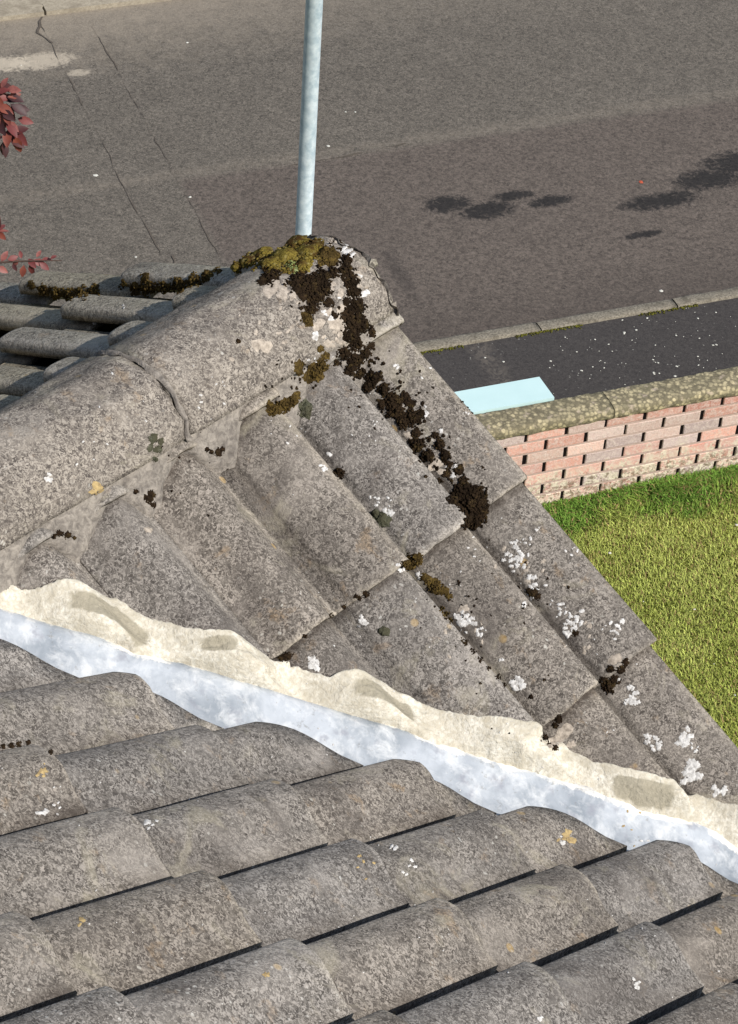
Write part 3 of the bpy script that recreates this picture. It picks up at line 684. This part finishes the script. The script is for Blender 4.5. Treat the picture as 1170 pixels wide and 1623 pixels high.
def tarmac(name, c1, c2, c3, road=False):
    m = NM(name, .88, .25); f = m.noise(42, 4, .8, .6); g = m.noise(110, 2, .7); big = m.noise(1.1, 4, .6); md = m.noise(7, 4, .6)
    c = m.mix(m.ramp(f, .36, .64), c1, c2); c = m.mix(m.ramp(g, .52, .68, 0, .7), c, c3)
    c = m.mix(m.ramp(md, .4, .7, 0, .25), c, c1)
    s, n = sncoord(m)
    if road:
        nz = m.noise(9, 6, .75, .5); nz2 = m.noise(22, 4, .7, 1)
        # reddish newer strip to the near right, grey elsewhere
        red = m.math('MULTIPLY', m.ramp(m.math('ADD', s, m.math('MULTIPLY', nz, .1)), 3.77, 3.83), m.ramp(m.math('ADD', n, m.math('MULTIPLY', nz2, .06)), 12.36, 12.28, 0, .55))
        c = m.mix(red, c, m.mix(m.ramp(f, .36, .64), srgb(69, 61, 57), srgb(116, 103, 95)))
        # dusty joint line along the road and pale dust near the far kerb
        line = m.math('MULTIPLY', m.ramp(m.math('ABSOLUTE', m.math('SUBTRACT', m.math('ADD', n, m.math('MULTIPLY', m.math('SUBTRACT', nz, .5), .22)), 12.36)), .09, .02), m.ramp(nz2, .35, .62, .0, .26))
        c = m.mix(line, c, srgb(158, 146, 130))
        dust = m.math('MULTIPLY', m.ramp(m.math('ADD', n, m.math('MULTIPLY', m.math('SUBTRACT', nz, .5), 1.5)), 13.6, 14.5, 0, .55), m.ramp(s, 6.2, 4.0, .35, 1))
        c = m.mix(dust, c, srgb(170, 158, 140))
        dk = m.ramp(m.math('ADD', n, m.math('MULTIPLY', m.math('SUBTRACT', nz, .5), .5)), 10.75, 10.3, 0, .35)
        c = m.mix(dk, c, srgb(66, 60, 56))
        for a in [(3.28, 13.93, .20, .10, .7), (3.02, 13.95, .18, .09, .75), (3.48, 13.72, .07, .04, .6)]:
            c = m.mix(spot(m, s, n, *a[:4], a[4], .5, nz2), c, srgb(196, 184, 164))
        wet = None
        for a in [(5.28, 11.60, .15, .085), (5.50, 11.47, .18, .09), (5.71, 11.58, .13, .05), (5.92, 11.46, .14, .055), (6.60, 11.28, .26, .085), (7.03, 11.43, .24, .11), (7.32, 11.55, .28, .13), (6.33, 10.96, .13, .035), (4.72, 10.95, .05, .25)]:
            k_ = spot(m, s, n, *a, (.96 if a[0] > 5 else .4), .5, nz2); wet = k_ if wet is None else m.math('MAXIMUM', wet, k_)
        c = m.mix(wet, c, m.mix(m.ramp(f, .3, .7), srgb(30, 29, 29), srgb(58, 55, 53)))
        m.bump(f, .9, .006)
    else:
        nz2 = m.noise(22, 4, .7, 1)
        c = m.mix(m.math('MULTIPLY', m.ramp(m.math('ABSOLUTE', m.math('SUBTRACT', s, 4.86)), .10, .02), m.ramp(nz2, .42, .6, 0, .5)), c, srgb(120, 112, 102))
        c = m.mix(m.math('MULTIPLY', m.ramp(m.voro(26, vec=warpv(m)), .13, .09), m.ramp(m.noise(3, 2), .45, .6, .15, 1)), c, srgb(140, 138, 130))
        m.bump(f, .6, .004)
    return m.done(c)
M['road'] = tarmac('road_tarmac', srgb(72, 68, 62), srgb(121, 114, 104), srgb(152, 143, 129), True)
M['pave'] = tarmac('pavement_tarmac', srgb(56, 53, 52), srgb(78, 74, 71), srgb(94, 90, 86))
m = NM('kerb_concrete', .9, .2); f1 = m.noise(80, 4, .7); f2 = m.noise(14, 4)
c = m.mix(m.ramp(f1, .35, .65), srgb(104, 98, 86), srgb(158, 150, 134)); c = m.mix(m.ramp(f2, .5, .65, 0, .6), c, srgb(90, 84, 72)); m.bump(f1, .6, .005); M['kerb'] = m.done(c)
m = NM('coping_concrete', .92, .2); f1 = m.voro(44, out='Color', vec=warpv(m)); f0 = m.noise(75, 4, .7); f2 = m.noise(9, 4)
sv_ = m.n('ShaderNodeSeparateColor', Color=f1).outputs[0]
c = m.mix(m.ramp(sv_, .1, .9), srgb(140, 131, 106), srgb(204, 190, 152)); c = m.mix(m.ramp(m.voro(44, vec=warpv(m)), .38, .62, 0, .8), c, srgb(108, 101, 82)); c = m.mix(m.ramp(f0, .52, .68, 0, .5), c, srgb(112, 106, 88)); c = m.mix(m.ramp(f2, .52, .68, 0, .35), c, srgb(132, 126, 100))
c = m.mix(m.ramp(m.noise(16, 3, vec=shift(m, 3)), .6, .68, 0, .8), c, srgb(186, 170, 150)); m.bump(f0, .8, .008); M['coping'] = m.done(c)
m = NM('far_concrete', .9, .2); f1 = m.noise(50, 4, .7); f2 = m.noise(6, 4)
c = m.mix(m.ramp(f1, .35, .65), srgb(150, 140, 122), srgb(178, 168, 148)); c = m.mix(m.ramp(f2, .5, .65, 0, .6), c, srgb(130, 120, 104)); m.bump(f1, .4, .003); M['farconc'] = m.done(c)
m = NM('earth_green', 1, .1); f1 = m.noise(60, 4, .7); f2 = m.noise(1.6, 3)
c = m.mix(m.ramp(f1, .3, .7), srgb(96, 98, 42), srgb(160, 160, 80)); c = m.mix(m.ramp(f2, .42, .62, 0, .6), c, srgb(112, 122, 52)); m.bump(f1, 1, .02); M['earth'] = m.done(c)
def quad(s0, s1, n0, n1, z0, z1=None):
    z1 = z0 if z1 is None else z1
    return [P(s0, n0, z0), P(s1, n0, z0), P(s1, n1, z1), P(s0, n1, z1)], [(0, 1, 2, 3)]
b = MB(); b.add(*quad(-700, 700, -700, 700, -.13)); tag(b.build('ground', M['earth'], smooth=False), kind='structure')
b = MB(); b.add(*quad(-60, 60, -30, 8.66, -.005)); tag(b.build('lawn', M['earth'], smooth=False), kind='structure')
PZ = 0.0; RZ = -.085
b = MB(); V, f = boxv(P(-60, 8.66, -.3), S*120, N*(10.085-8.66), Z*(.3+PZ)); b.add(V, f); tag(b.build('pavement', M['pave'], smooth=False), kind='structure')
b = MB(); b.add(*quad(-60, 60, 10.1, 14.56, RZ)); tag(b.build('road', M['road'], smooth=False), kind='structure')
# near kerb, stones about 0.9 m
b = MB()
for k in range(-20, 40):
    s0 = 4.385 + k*.875; z_ = PZ+.012+random.uniform(-.003, .003)
    sec = [(10.090, -.2), (10.090, z_), (10.100, z_+.004), (10.165, z_+.002), (10.185, z_-.010), (10.198, z_-.032), (10.205, -.2)]
    nn = 24; V = []
    for q in range(nn):
        s_ = s0 + .006 + (.867)*q/(nn-1)
        for a, z in sec: V.append(P(s_, a+.0025*noise2(s_*14, a*40, 81), z + (.003*noise2(s_*25, a*60, 82) if z > -.1 else 0) - (.004 if q in (0, nn-1) else 0)))
    f = gridf(nn, 7); f += [tuple(range(7)), tuple((nn-1)*7+j for j in range(7))[::-1]]
    b.add(V, f)
tag(b.build('kerb', M['kerb']), kind='structure')
# far footway with its flush kerb, and joint lines in the road
b = MB(); b.add(*boxv(P(-60, 14.60, -.3), S*120, N*1.9, Z*(.3-.055))); tag(b.build('far_pavement', M['farconc'], smooth=False), kind='structure')
b = MB()
for k in range(-20, 40):
    s0 = 3.46 + k*.915; b.add(*boxv(P(s0+.008, 14.50+.02, -.3), S*.899, N*.11, Z*(.3-.052)))
tag(b.build('far_kerb', M['farconc'], smooth=False), kind='structure')
m = NM('crack_dark', 1, .05); n1 = m.noise(40, 3); M['crack'] = m.done(m.mix(n1, srgb(78, 72, 66), srgb(112, 104, 94)))
def crack(pts, wd, seed, zz, gaps=.25):
    b = MB(); pl = []
    for (a, c_), (a2, c2) in zip(pts[:-1], pts[1:]):
        L = math.hypot(a2-a, c2-c_); K = max(2, int(L/.02))
        for q in range(K): pl.append((a+(a2-a)*q/K, c_+(c2-c_)*q/K))
    V = []
    for k, (a, c_) in enumerate(pl):
        ja = .006*noise2(k*.35, seed, 91)+.010*noise2(k*.07, seed, 92); w2 = wd*max(.08, .55+.9*noise2(k*.22, seed, 93))
        if noise2(k*.06, seed, 95) < -gaps: w2 = .0006
        t = np.array(pl[min(k+1, len(pl)-1)])-np.array(pl[max(k-1, 0)]); t = t/np.linalg.norm(t); nn_ = (-t[1], t[0])
        V.append(P(a+nn_[0]*(ja-w2), c_+nn_[1]*(ja-w2), zz)); V.append(P(a+nn_[0]*(ja+w2), c_+nn_[1]*(ja+w2), zz))
    b.add(V, [(2*k, 2*k+1, 2*k+3, 2*k+2) for k in range(len(pl)-1)]); return b
bb = crack([(3.40, 14.45), (3.40, 10.25)], .004, 1, RZ+.004, .2)
for a in ([(3.735, 14.3), (3.735, 10.22)], ): 
    q = crack(a, .004, 2, RZ+.004, .45); bb.add(np.concatenate(q.v), q.f)
q = crack([(3.44, 14.50), (3.35, 14.30), (3.42, 14.12)], .007, 3, RZ+.006, 2); bb.add(np.concatenate(q.v), q.f)
q = crack([(4.45, 12.27), (4.9, 12.29), (5.3, 12.33)], .006, 4, RZ+.004, .3); bb.add(np.concatenate(q.v), q.f)
q = crack([(3.48, 11.50), (3.44, 11.34), (3.41, 11.28)], .007, 6, RZ+.006, 2); bb.add(np.concatenate(q.v), q.f)
tag(bb.build('road_joints', M['crack'], smooth=False), kind='structure')

# garden wall: face from N = 8.63 to 8.76
wall = tag(empty('garden_wall', tuple(P(5.0, 8.7, 0))), 'low pink brick garden wall with rough stony coping behind the lawn', 'wall')
m = NM('brick', .93, .15); a = m.attr(); f1 = m.noise(45, 4, .7, .5); f2 = m.noise(130, 3, .7); f3 = m.noise(10, 4, .6)
c = m.mix(m.ramp(f1, .42, .64, 0, .7), a, srgb(222, 206, 194)); c = m.mix(m.ramp(f2, .3, .55, .35, 0), c, srgb(120, 80, 68))
pz = m.n('ShaderNodeSeparateXYZ', Vector=m.w).outputs[2]
low = m.math('ADD', m.math('MULTIPLY', m.math('SUBTRACT', f3, .5), .42), pz)
c = m.mix(m.math('MULTIPLY', m.ramp(low, .27, .16, 0, .95), m.ramp(m.noise(34, 4, .75, .8), .44, .54)), c, srgb(226, 216, 192)); c = m.mix(m.math('MULTIPLY', m.ramp(low, .20, .10, 0, .8), m.ramp(m.noise(40, 4, .75, .8, vec=shift(m, 5)), .48, .56)), c, srgb(112, 96, 74))
m.bump(f1, .7, .006); M['brick'] = m.done(c)
m = NM('brick_mortar', .95, .1); f1 = m.noise(60, 3); M['bmortar'] = m.done(m.mix(f1, srgb(164, 140, 128), srgb(206, 186, 172)))
m = NM('open_joint', .95, .1); M['joint'] = m.done(srgb(20, 15, 14))
b = MB(); bj = MB(); ZT = H-7.584-.006
cols = [(222, 168, 150), (228, 176, 158), (214, 156, 140), (206, 184, 174), (198, 178, 172), (222, 180, 162), (218, 170, 156), (206, 180, 168), (226, 192, 176)]
for row in range(8):
    z1 = ZT - row*.075; z0 = z1 - .066
    for k in range(-24, 40):
        s0 = 4.05 + k*.2255 + (.112 if row % 2 else 0) + random.uniform(-.004, .004)+row*.004
        L = .2085+random.uniform(-.003, .003); g_ = random.uniform(-.0012, .0012)
        rc = random.choice(cols); v_ = random.uniform(.9, 1.08); col = srgb(*[min(255, q*v_) for q in rc])[:3]
        n0 = 8.63 + g_; e = .004
        V = [P(s0+e, n0, z0+e), P(s0+L-e, n0, z0+e), P(s0+L-e, n0, z1-e), P(s0+e, n0, z1-e), P(s0, n0+e, z0), P(s0+L, n0+e, z0), P(s0+L, n0+e, z1), P(s0, n0+e, z1), P(s0, 8.70, z0), P(s0+L, 8.70, z0), P(s0+L, 8.70, z1), P(s0, 8.70, z1)]
        V = [p + N*random.uniform(-.0012, .0012) + Z*random.uniform(-.001, .001) for p in V]
        f = [(3, 2, 1, 0)] + [(i, (i+1) % 4, (i+1) % 4+4, i+4) for i in range(4)] + [(4+i, 4+(i+1) % 4, 8+(i+1) % 4, 8+i) for i in range(4)]
        b.add(V, [q[::-1] if qi else (0, 1, 2, 3) for qi, q in enumerate(f)], col=col)
b.build('brickwork', M['brick'], wall, smooth=False)
bm_ = MB()
for row in range(9):
    bm_.add(*boxv(P(-1.4, 8.6312, ZT-row*.075-.0005), S*14.5, N*.06, Z*.0080))
bm_.build('mortar_joints', M['bmortar'], wall, smooth=False)
b = MB(); b.add(*boxv(P(-1.4, 8.6365, -.1), S*14.5, N*.12, Z*(.1+ZT-.0001))); b.build('wall_core', M['joint'], wall, smooth=False)
# coping: cast stones with a worn nose
CT = ZT+.062
for k in range(-5, 7):
    b = MB(); s0 = 4.97 + k*1.24; nn = 70
    sec = [(8.612, ZT+.002), (8.606, ZT+.012), (8.606, CT-.02), (8.613, CT-.006), (8.625, CT), (8.66, CT+.001), (8.70, CT+.002), (8.74, CT+.001), (8.770, CT-.002), (8.780, CT-.010), (8.782, ZT+.002)]
    V = []
    for q in range(nn):
        s_ = s0 + .002 + 1.237*q/(nn-1)
        for j, (a_, z_) in enumerate(sec):
            V.append(P(s_, a_ + .004*noise2(s_*30, j*.7, 101), z_ + (.004*noise2(s_*26, j*.8, 102)+.002*noise2(s_*80, j*1.9, 103))*(1 if z_ > ZT+.02 else .1)))
    f = gridf(nn, len(sec)); f += [tuple(range(11)), tuple((nn-1)*11+j for j in range(11))[::-1]]
    b.add(V, f); b.build('coping_stone', M['coping'], wall)

# pale blue panel: flat lid of a low cabinet behind the wall
m = NM('pale_blue_sheet', .35, .5); f1 = m.noise(6, 2); M['panel'] = m.done(m.mix(f1, srgb(196, 226, 224), srgb(210, 238, 236)))
cab = tag(empty('cabinet', tuple(P(4.45, 8.86, 0))), 'pale blue flat topped cabinet on the pavement behind the brick wall', 'cabinet')
def cab_z(x, y, z): return at_z(x, y, z)
zc = CT+.0
pR = at_z(877, 627, zc); pRb = at_z(855, 597, zc)
sR = pR@S; nA_ = 8.79; nB_ = pRb@N; skew = (pRb@S)-(pR@S)
b = MB(); V = [P(sR, nA_, zc-.02), P(sR+skew, nB_, zc-.02), P(sR-.75+skew, nB_, zc-.02), P(sR-.75, nA_, zc-.02)]; V += [p+Z*.02 for p in V]
b.add(V, [(3, 2, 1, 0)[::-1], (4, 5, 6, 7), (0, 1, 5, 4), (1, 2, 6, 5), (2, 3, 7, 6), (3, 0, 4, 7)]); lid = b.build('lid', M['panel'], cab, smooth=False)
b = MB(); b.add(*boxv(P(sR-.73, nA_+.012, 0), S*.70, N*(nB_-nA_-.024), Z*(zc-.021))); b.build('body', M['panel'], cab, smooth=False)

# lamp post
m = NM('galvanised_steel', .5, .5); f1 = m.noise(26, 3, .6); f2 = m.noise(7, 3)
c = m.mix(m.ramp(f1, .35, .65), srgb(176, 194, 204), srgb(216, 228, 234)); c = m.mix(m.ramp(f2, .5, .7, 0, .5), c, srgb(206, 214, 216)); m.b.inputs['Metallic'].default_value = .25; M['galv'] = m.done(c)
pb = None
d = ray(481, 368); hd = d*(9.30/(d@N)); 
base = np.array([hd[0], hd[1], 0.0])
post = tag(empty('lamp_post', tuple(base)), 'slim galvanised steel lamp post standing behind the mossy ridge end', 'lamp post')
b = MB(); b.add(*tubev([base+Z*.0, base+Z*1.0, base+Z*1.02, base+Z*3, base+Z*6], [.055, .055, .040, .040, .036], 32)); b.build('pole', M['galv'], post)
b = MB(); arm = -N*0+N
b.add(*tubev([base+Z*6.0, base+Z*6.12+arm*.1, base+Z*6.18+arm*.4], [.03, .03, .03], 12)); b.build('arm', M['galv'], post)
b = MB(); V, f = ICO3; b.add(np.array(V)*np.array([.13, .13, .06]) + base+Z*6.17+arm*.58, f); b.build('lantern', M['upvc'], post)

# ------------------------------------------------------------------ grass
def grass(name, cnt, s0, s1, n0, n1, hmin, hmax, wd, mat, clumpy=0, seed=1):
    r = np.random.default_rng(seed)
    s_ = r.uniform(s0, s1, cnt); n_2 = r.uniform(n0, n1, cnt)
    if name == 'grass_fringe': n_2 = n1 - np.abs(r.normal(0, .14, cnt))
    keep = np.ones(cnt, bool)
    s_, n_2 = s_[keep], n_2[keep]; K = len(s_)
    h = r.uniform(hmin, hmax, K)*(1+.45*noise2(s_*7, n_2*7, 3)); h = h*(1 if name == 'grass' else np.clip(1-(n1-n_2)/.45, .35, 1)); an = r.uniform(0, 2*math.pi, K); lean = r.uniform(.3, 1.25, K)
    dirn = np.stack([np.cos(an), np.sin(an), np.zeros(K)], 1); sd_ = np.stack([-np.sin(an), np.cos(an), np.zeros(K)], 1)
    p = s_[:, None]*S + n_2[:, None]*N - Z*.004
    w2 = (wd*r.uniform(.6, 1.3, K))[:, None]
    mid = p + dirn*(h*lean*.35)[:, None] + Z*(h*.62)[:, None]; tip = p + dirn*(h*lean)[:, None] + Z*(h*.9)[:, None]
    V = np.stack([p-sd_*w2, p+sd_*w2, mid+sd_*w2*.8, mid-sd_*w2*.8, tip], 1).reshape(-1, 3)
    patch = .5+.5*noise2(s_*3.1, n_2*3.1, 8); pt2 = .5+.5*noise2(s_*13, n_2*13, 9); rd = r.uniform(0, 1, K)
    nearwall = np.clip((n_2-8.22+.16*noise2(s_*3.5, n_2*2, 14)+.08*noise2(s_*14, n_2*14, 15))/.22, 0, 1)
    yel = np.clip(.25+.55*patch+.3*pt2+.25*(rd-.5), 0, 1)*(1-.85*nearwall)
    g_ = np.array(srgb(116, 152, 62)[:3]); y_ = np.array(srgb(192, 200, 108)[:3]); br = np.array(srgb(164, 140, 96)[:3]); g2 = np.array(srgb(154, 168, 68)[:3])
    col = g2*(1-yel[:, None]) + y_*yel[:, None]; col = col*(1-nearwall[:, None]) + g_*nearwall[:, None]
    col = np.where((rd > .87)[:, None], br, col); col = col*(.6+.75*r.uniform(0, 1, K))[:, None]
    me = bpy.data.meshes.new(name); nF = K*2
    me.vertices.add(K*5); me.vertices.foreach_set('co', V.ravel())
    idx = np.arange(K)[:, None]*5
    loops = np.concatenate([idx+np.array([[0, 1, 2, 3]]), idx+np.array([[3, 2, 4]])], 1).ravel()
    me.loops.add(len(loops)); me.loops.foreach_set('vertex_index', loops)
    ls = np.stack([np.arange(K)*7, np.arange(K)*7+4], 1).ravel(); me.polygons.add(nF); me.polygons.foreach_set('loop_start', ls)
    me.update(calc_edges=True); me.validate()
    at2 = me.color_attributes.new('Col', 'FLOAT_COLOR', 'POINT'); cc_ = np.repeat(np.hstack([col, np.ones((K, 1))]), 5, 0); at2.data.foreach_set('color', cc_.ravel())
    me.materials.append(mat); o = bpy.data.objects.new(name, me); COL.objects.link(o); return o
m = NM('grass_blades', .8, .2); M['grass'] = m.done(m.attr())
g = grass('grass', 430000, 3.2, 8.2, 5.3, 8.62, .012, .028, .0019, M['grass'], seed=2)
tag(g, 'short yellow green lawn grass', 'grass', kind='stuff')
g2 = grass('grass_fringe', 26000, 3.6, 7.6, 8.25, 8.635, .035, .075, .003, M['grass'], seed=3)
tag(g2, 'longer bright green grass along the foot of the brick wall', 'grass', kind='stuff')
# moss along the inside of the kerb
b = MB(); r_ = random.Random(4)
for _ in range(1500):
    s_ = r_.uniform(4.0, 9); n_2 = 10.088 - abs(r_.gauss(0, .012))
    if noise2(s_*5, 0, 44) < -.05: continue
    pz_ = P(s_, n_2, .003); blob(b, pz_, Z, r_.uniform(.003, .008), .6, ICO1)
o = b.build('kerb_moss', moss_mat('kerb_moss_mat', [srgb(84, 84, 34), srgb(122, 120, 50), srgb(70, 66, 34), srgb(140, 140, 70)])); tag(o, 'thin line of green moss along the inside of the kerb', 'moss', kind='stuff')
# pale litter and petals on pavement and road
b = MB()
def fleck(b, p, r):
    n = 6; a0 = r_.uniform(0, 6); V = [p+Z*.006] + [p+Z*.003 + (np.array([math.cos(a0+2*math.pi*j/n), math.sin(a0+2*math.pi*j/n), 0])*r*r_.uniform(.5, 1.2)) for j in range(n)]
    b.add(V, [(0, 1+j, 1+(j+1) % n) for j in range(n)])
for _ in range(420):
    s_, n_2 = r_.uniform(3.8, 8.2), r_.uniform(9.2, 10.08); 
    if r_.random() < (.9 if s_ > 5.3 else .35): fleck(b, P(s_, n_2, PZ), r_.choice([.003, .004, .005, .007, .009]))
for (x, y, q) in [(520, 232, .013), (152, 278, .016), (301, 313, .012), (548, 178, .008), (216, 408, .010), (297, 68, .010), (563, 178, .010), (34, 104, .008), (1048, 462, .016)]: fleck(b, at_z(x, y, RZ), q)
m = NM('petal_white', .9, .1); M['petal'] = m.done(srgb(214, 212, 200))
tag(b.build('petals', M['petal'], smooth=False), 'scattered white petals and grit on the pavement and road', 'petals', kind='stuff')
m = NM('leaf_orange', .8, .2); M['lorange'] = m.done(srgb(190, 92, 66))
b = MB(); fleck(b, at_z(1016, 289, RZ), .02); lf = b.build('fallen_leaf', M['lorange'], smooth=False); tag(lf, 'tiny orange fallen leaf lying beside the dark damp stain on the road', 'leaf')
b = MB()
for _ in range(40):
    s_, n_2 = r_.uniform(4.2, 7), r_.uniform(6, 8.4); fleck(b, P(s_, n_2, .035), r_.uniform(.004, .010))
tag(b.build('lawn_petals', M['petal'], smooth=False), 'few white petals lying on the lawn', 'petals', kind='stuff')

# ------------------------------------------------------------------ red-leaved tree beyond the left slope
m = NM('red_leaf', .55, .4); a = m.attr(); f1 = m.noise(60, 3); M['redleaf'] = m.done(m.mix(m.ramp(f1, .4, .7, 0, .5), a, srgb(84, 44, 44)))
m = NM('bark', .95, .1); f1 = m.noise(40, 4); m.bump(f1, 1, .01); M['bark'] = m.done(m.mix(f1, srgb(54, 42, 38), srgb(96, 80, 72)))
def leaf(b, p, d, up, L, col):
    d = d/np.linalg.norm(d); s_ = np.cross(d, up); s_ /= np.linalg.norm(s_); u = np.cross(s_, d); w2 = L*.27; fold = L*.08
    pts = []
    for t, ww in ((0, .0), (.18, .55), (.42, 1.0), (.7, .8), (.9, .35), (1.0, 0)):
        c_ = p + d*L*t - u*L*.22*t*t
        pts += [c_ + s_*w2*ww + u*fold*ww, c_, c_ - s_*w2*ww + u*fold*ww]
    f = []
    for k in range(5):
        a = 3*k; f += [(a, a+3, a+4, a+1), (a+1, a+4, a+5, a+2)]
    b.add(pts, f, col=col)
leafcols = [srgb(108, 50, 48), srgb(124, 64, 60), srgb(70, 36, 36), srgb(146, 88, 80), srgb(124, 62, 46), srgb(58, 34, 36)]
tb = at_z(-210, 330, 0)*1.0
tb = tb*np.array([1, 1, 0])
k_ = 0.62; tb = np.array([-1.95, 7.6, 0.0])
tree = tag(empty('red_leaved_tree', tuple(tb)), 'small tree with dark red leaves reaching in at the left edge', 'tree')
bw = MB(); bl = MB(); rt = random.Random(8)
top = tb + Z*3.6
bw.add(*tubev([tb, tb+Z*.8+S*.03, tb+Z*1.6, tb+Z*2.4+S*.05, top], [.075, .065, .055, .04, .02], 12))
def twig(p0, p1, r0, n, L, side=1.0):
    p0, p1 = np.array(p0), np.array(p1); pts = []
    K = 6; bend = np.array([rt.uniform(-.04, .04), rt.uniform(-.04, .04), rt.uniform(.0, .06)])*np.linalg.norm(p1-p0)
    for q in range(K+1):
        t = q/K; pts.append(p0*(1-t)+p1*t+bend*math.sin(t*math.pi))
    bw.add(*tubev(pts, [r0*(1-.7*q/K) for q in range(K+1)], 7))
    ax = (p1-p0)/np.linalg.norm(p1-p0)
    for q in range(n):
        t = rt.uniform(.35, 1.02); i_ = min(K-1, int(t*K)); pp = pts[i_]*(1-(t*K-i_)) + pts[i_+1]*(t*K-i_) if t < 1 else pts[-1]
        dv = ax*.6 + np.array([rt.gauss(0, .6), rt.gauss(0, .6), rt.gauss(-.1, .5)])
        leaf(bl, pp, dv, np.array([rt.gauss(0, .3), rt.gauss(0, .3), 1]), L*rt.uniform(.7, 1.2), rt.choice(leafcols)[:3])
def at_d(x, y, dist): d_ = ray(x, y); return CAM + d_/np.linalg.norm(d_)*dist
# crown filled with limbs (out of frame) plus the sprays that reach into view
for k in range(16):
    a = k*2.4; zz = 1.5 + 1.9*(k/16); rr_ = rt.uniform(.45, .8)*(1.1-.25*k/16)
    p0 = tb + Z*zz; p1 = p0 + np.array([math.cos(a)*rr_, math.sin(a)*rr_, rt.uniform(.2, .6)])
    if p1[0] > tb[0]+.35: p1[0] = tb[0]+.35
    twig(p0, p1, .02, 10, .06)
    for _ in range(7):
        t = rt.uniform(.4, 1); q0 = p0*(1-t)+p1*t; q1 = q0 + np.array([rt.gauss(0, .2), rt.gauss(0, .2), rt.gauss(.1, .15)]); q1[0] = min(q1[0], tb[0]+.42)
        twig(q0, q1, .007, 14, .055)
LD = 9.0
def spray(x0, y0, x1, y1, pts_leaves, L, dist=LD):
    p0 = at_d(x0, y0, dist); p1 = at_d(x1, y1, dist)
    twig(p0, p1, .006, 0, L)
    for (x, y, ang, sc, ci) in pts_leaves:
        pp = at_d(x, y, dist+rt.uniform(-.02, .02)); dv = X*math.cos(math.radians(ang)) + U*math.sin(math.radians(ang)) + F*rt.uniform(-.4, .4)
        leaf(bl, pp, dv, -F + np.array([rt.gauss(0, .35), rt.gauss(0, .35), .3]), L*sc, leafcols[ci][:3])
# upper spray: leaves between y=120 and y=240
ul = []
for _ in range(44):
    y = rt.uniform(128, 226); x = rt.uniform(-45, 26 - abs(y-190)*.14)
    ul.append((x, y, rt.uniform(-110, 30), rt.uniform(.7, 1.15), rt.randrange(6)))
ul += [(28, 188, -15, .9, 1), (20, 205, -50, 1.2, 0), (24, 215, -75, 1, 4), (12, 155, 20, .8, 4), (2, 140, 60, .7, 3), (8, 222, -100, .9, 5)]
spray(-120, 175, 26, 205, ul, .066)
spray(-100, 120, 14, 150, [], .05)
ll = [(2, 415, 60, .9, 3), (12, 412, 20, .8, 1), (-5, 422, -30, .9, 3), (34, 410, 100, .6, 1), (45, 410, -50, .9, 0), (52, 412, -20, 1.0, 1), (38, 420, -100, .9, 4), (48, 418, -80, .9, 0), (58, 408, 60, .6, 3), (66, 412, 10, .8, 1), (62, 416, -35, .9, 0), (20, 418, -60, .6, 2), (30, 412, -140, .7, 3), (80, 410, 30, .5, 0)]
spray(-90, 430, 98, 413, ll, .052)
for (x, y) in ((-100, 175), (-100, 120), (-90, 430)):
    q = at_d(x, y, LD); zz = min(3.4, max(1.2, q[2]-.3)); bw.add(*tubev([tb+Z*zz, (tb+Z*zz+q)/2+Z*.05, q], [.016, .011, .006], 8))
bw.build('trunk', M['bark'], tree); bl.build('crown', M['redleaf'], tree)
print('verts', sum(len(o.data.vertices) for o in scene.objects if o.type == 'MESH'), 'cab', sR, nB_, skew, 'leafpos', at_d(0, 200, LD), at_d(0, 420, LD))
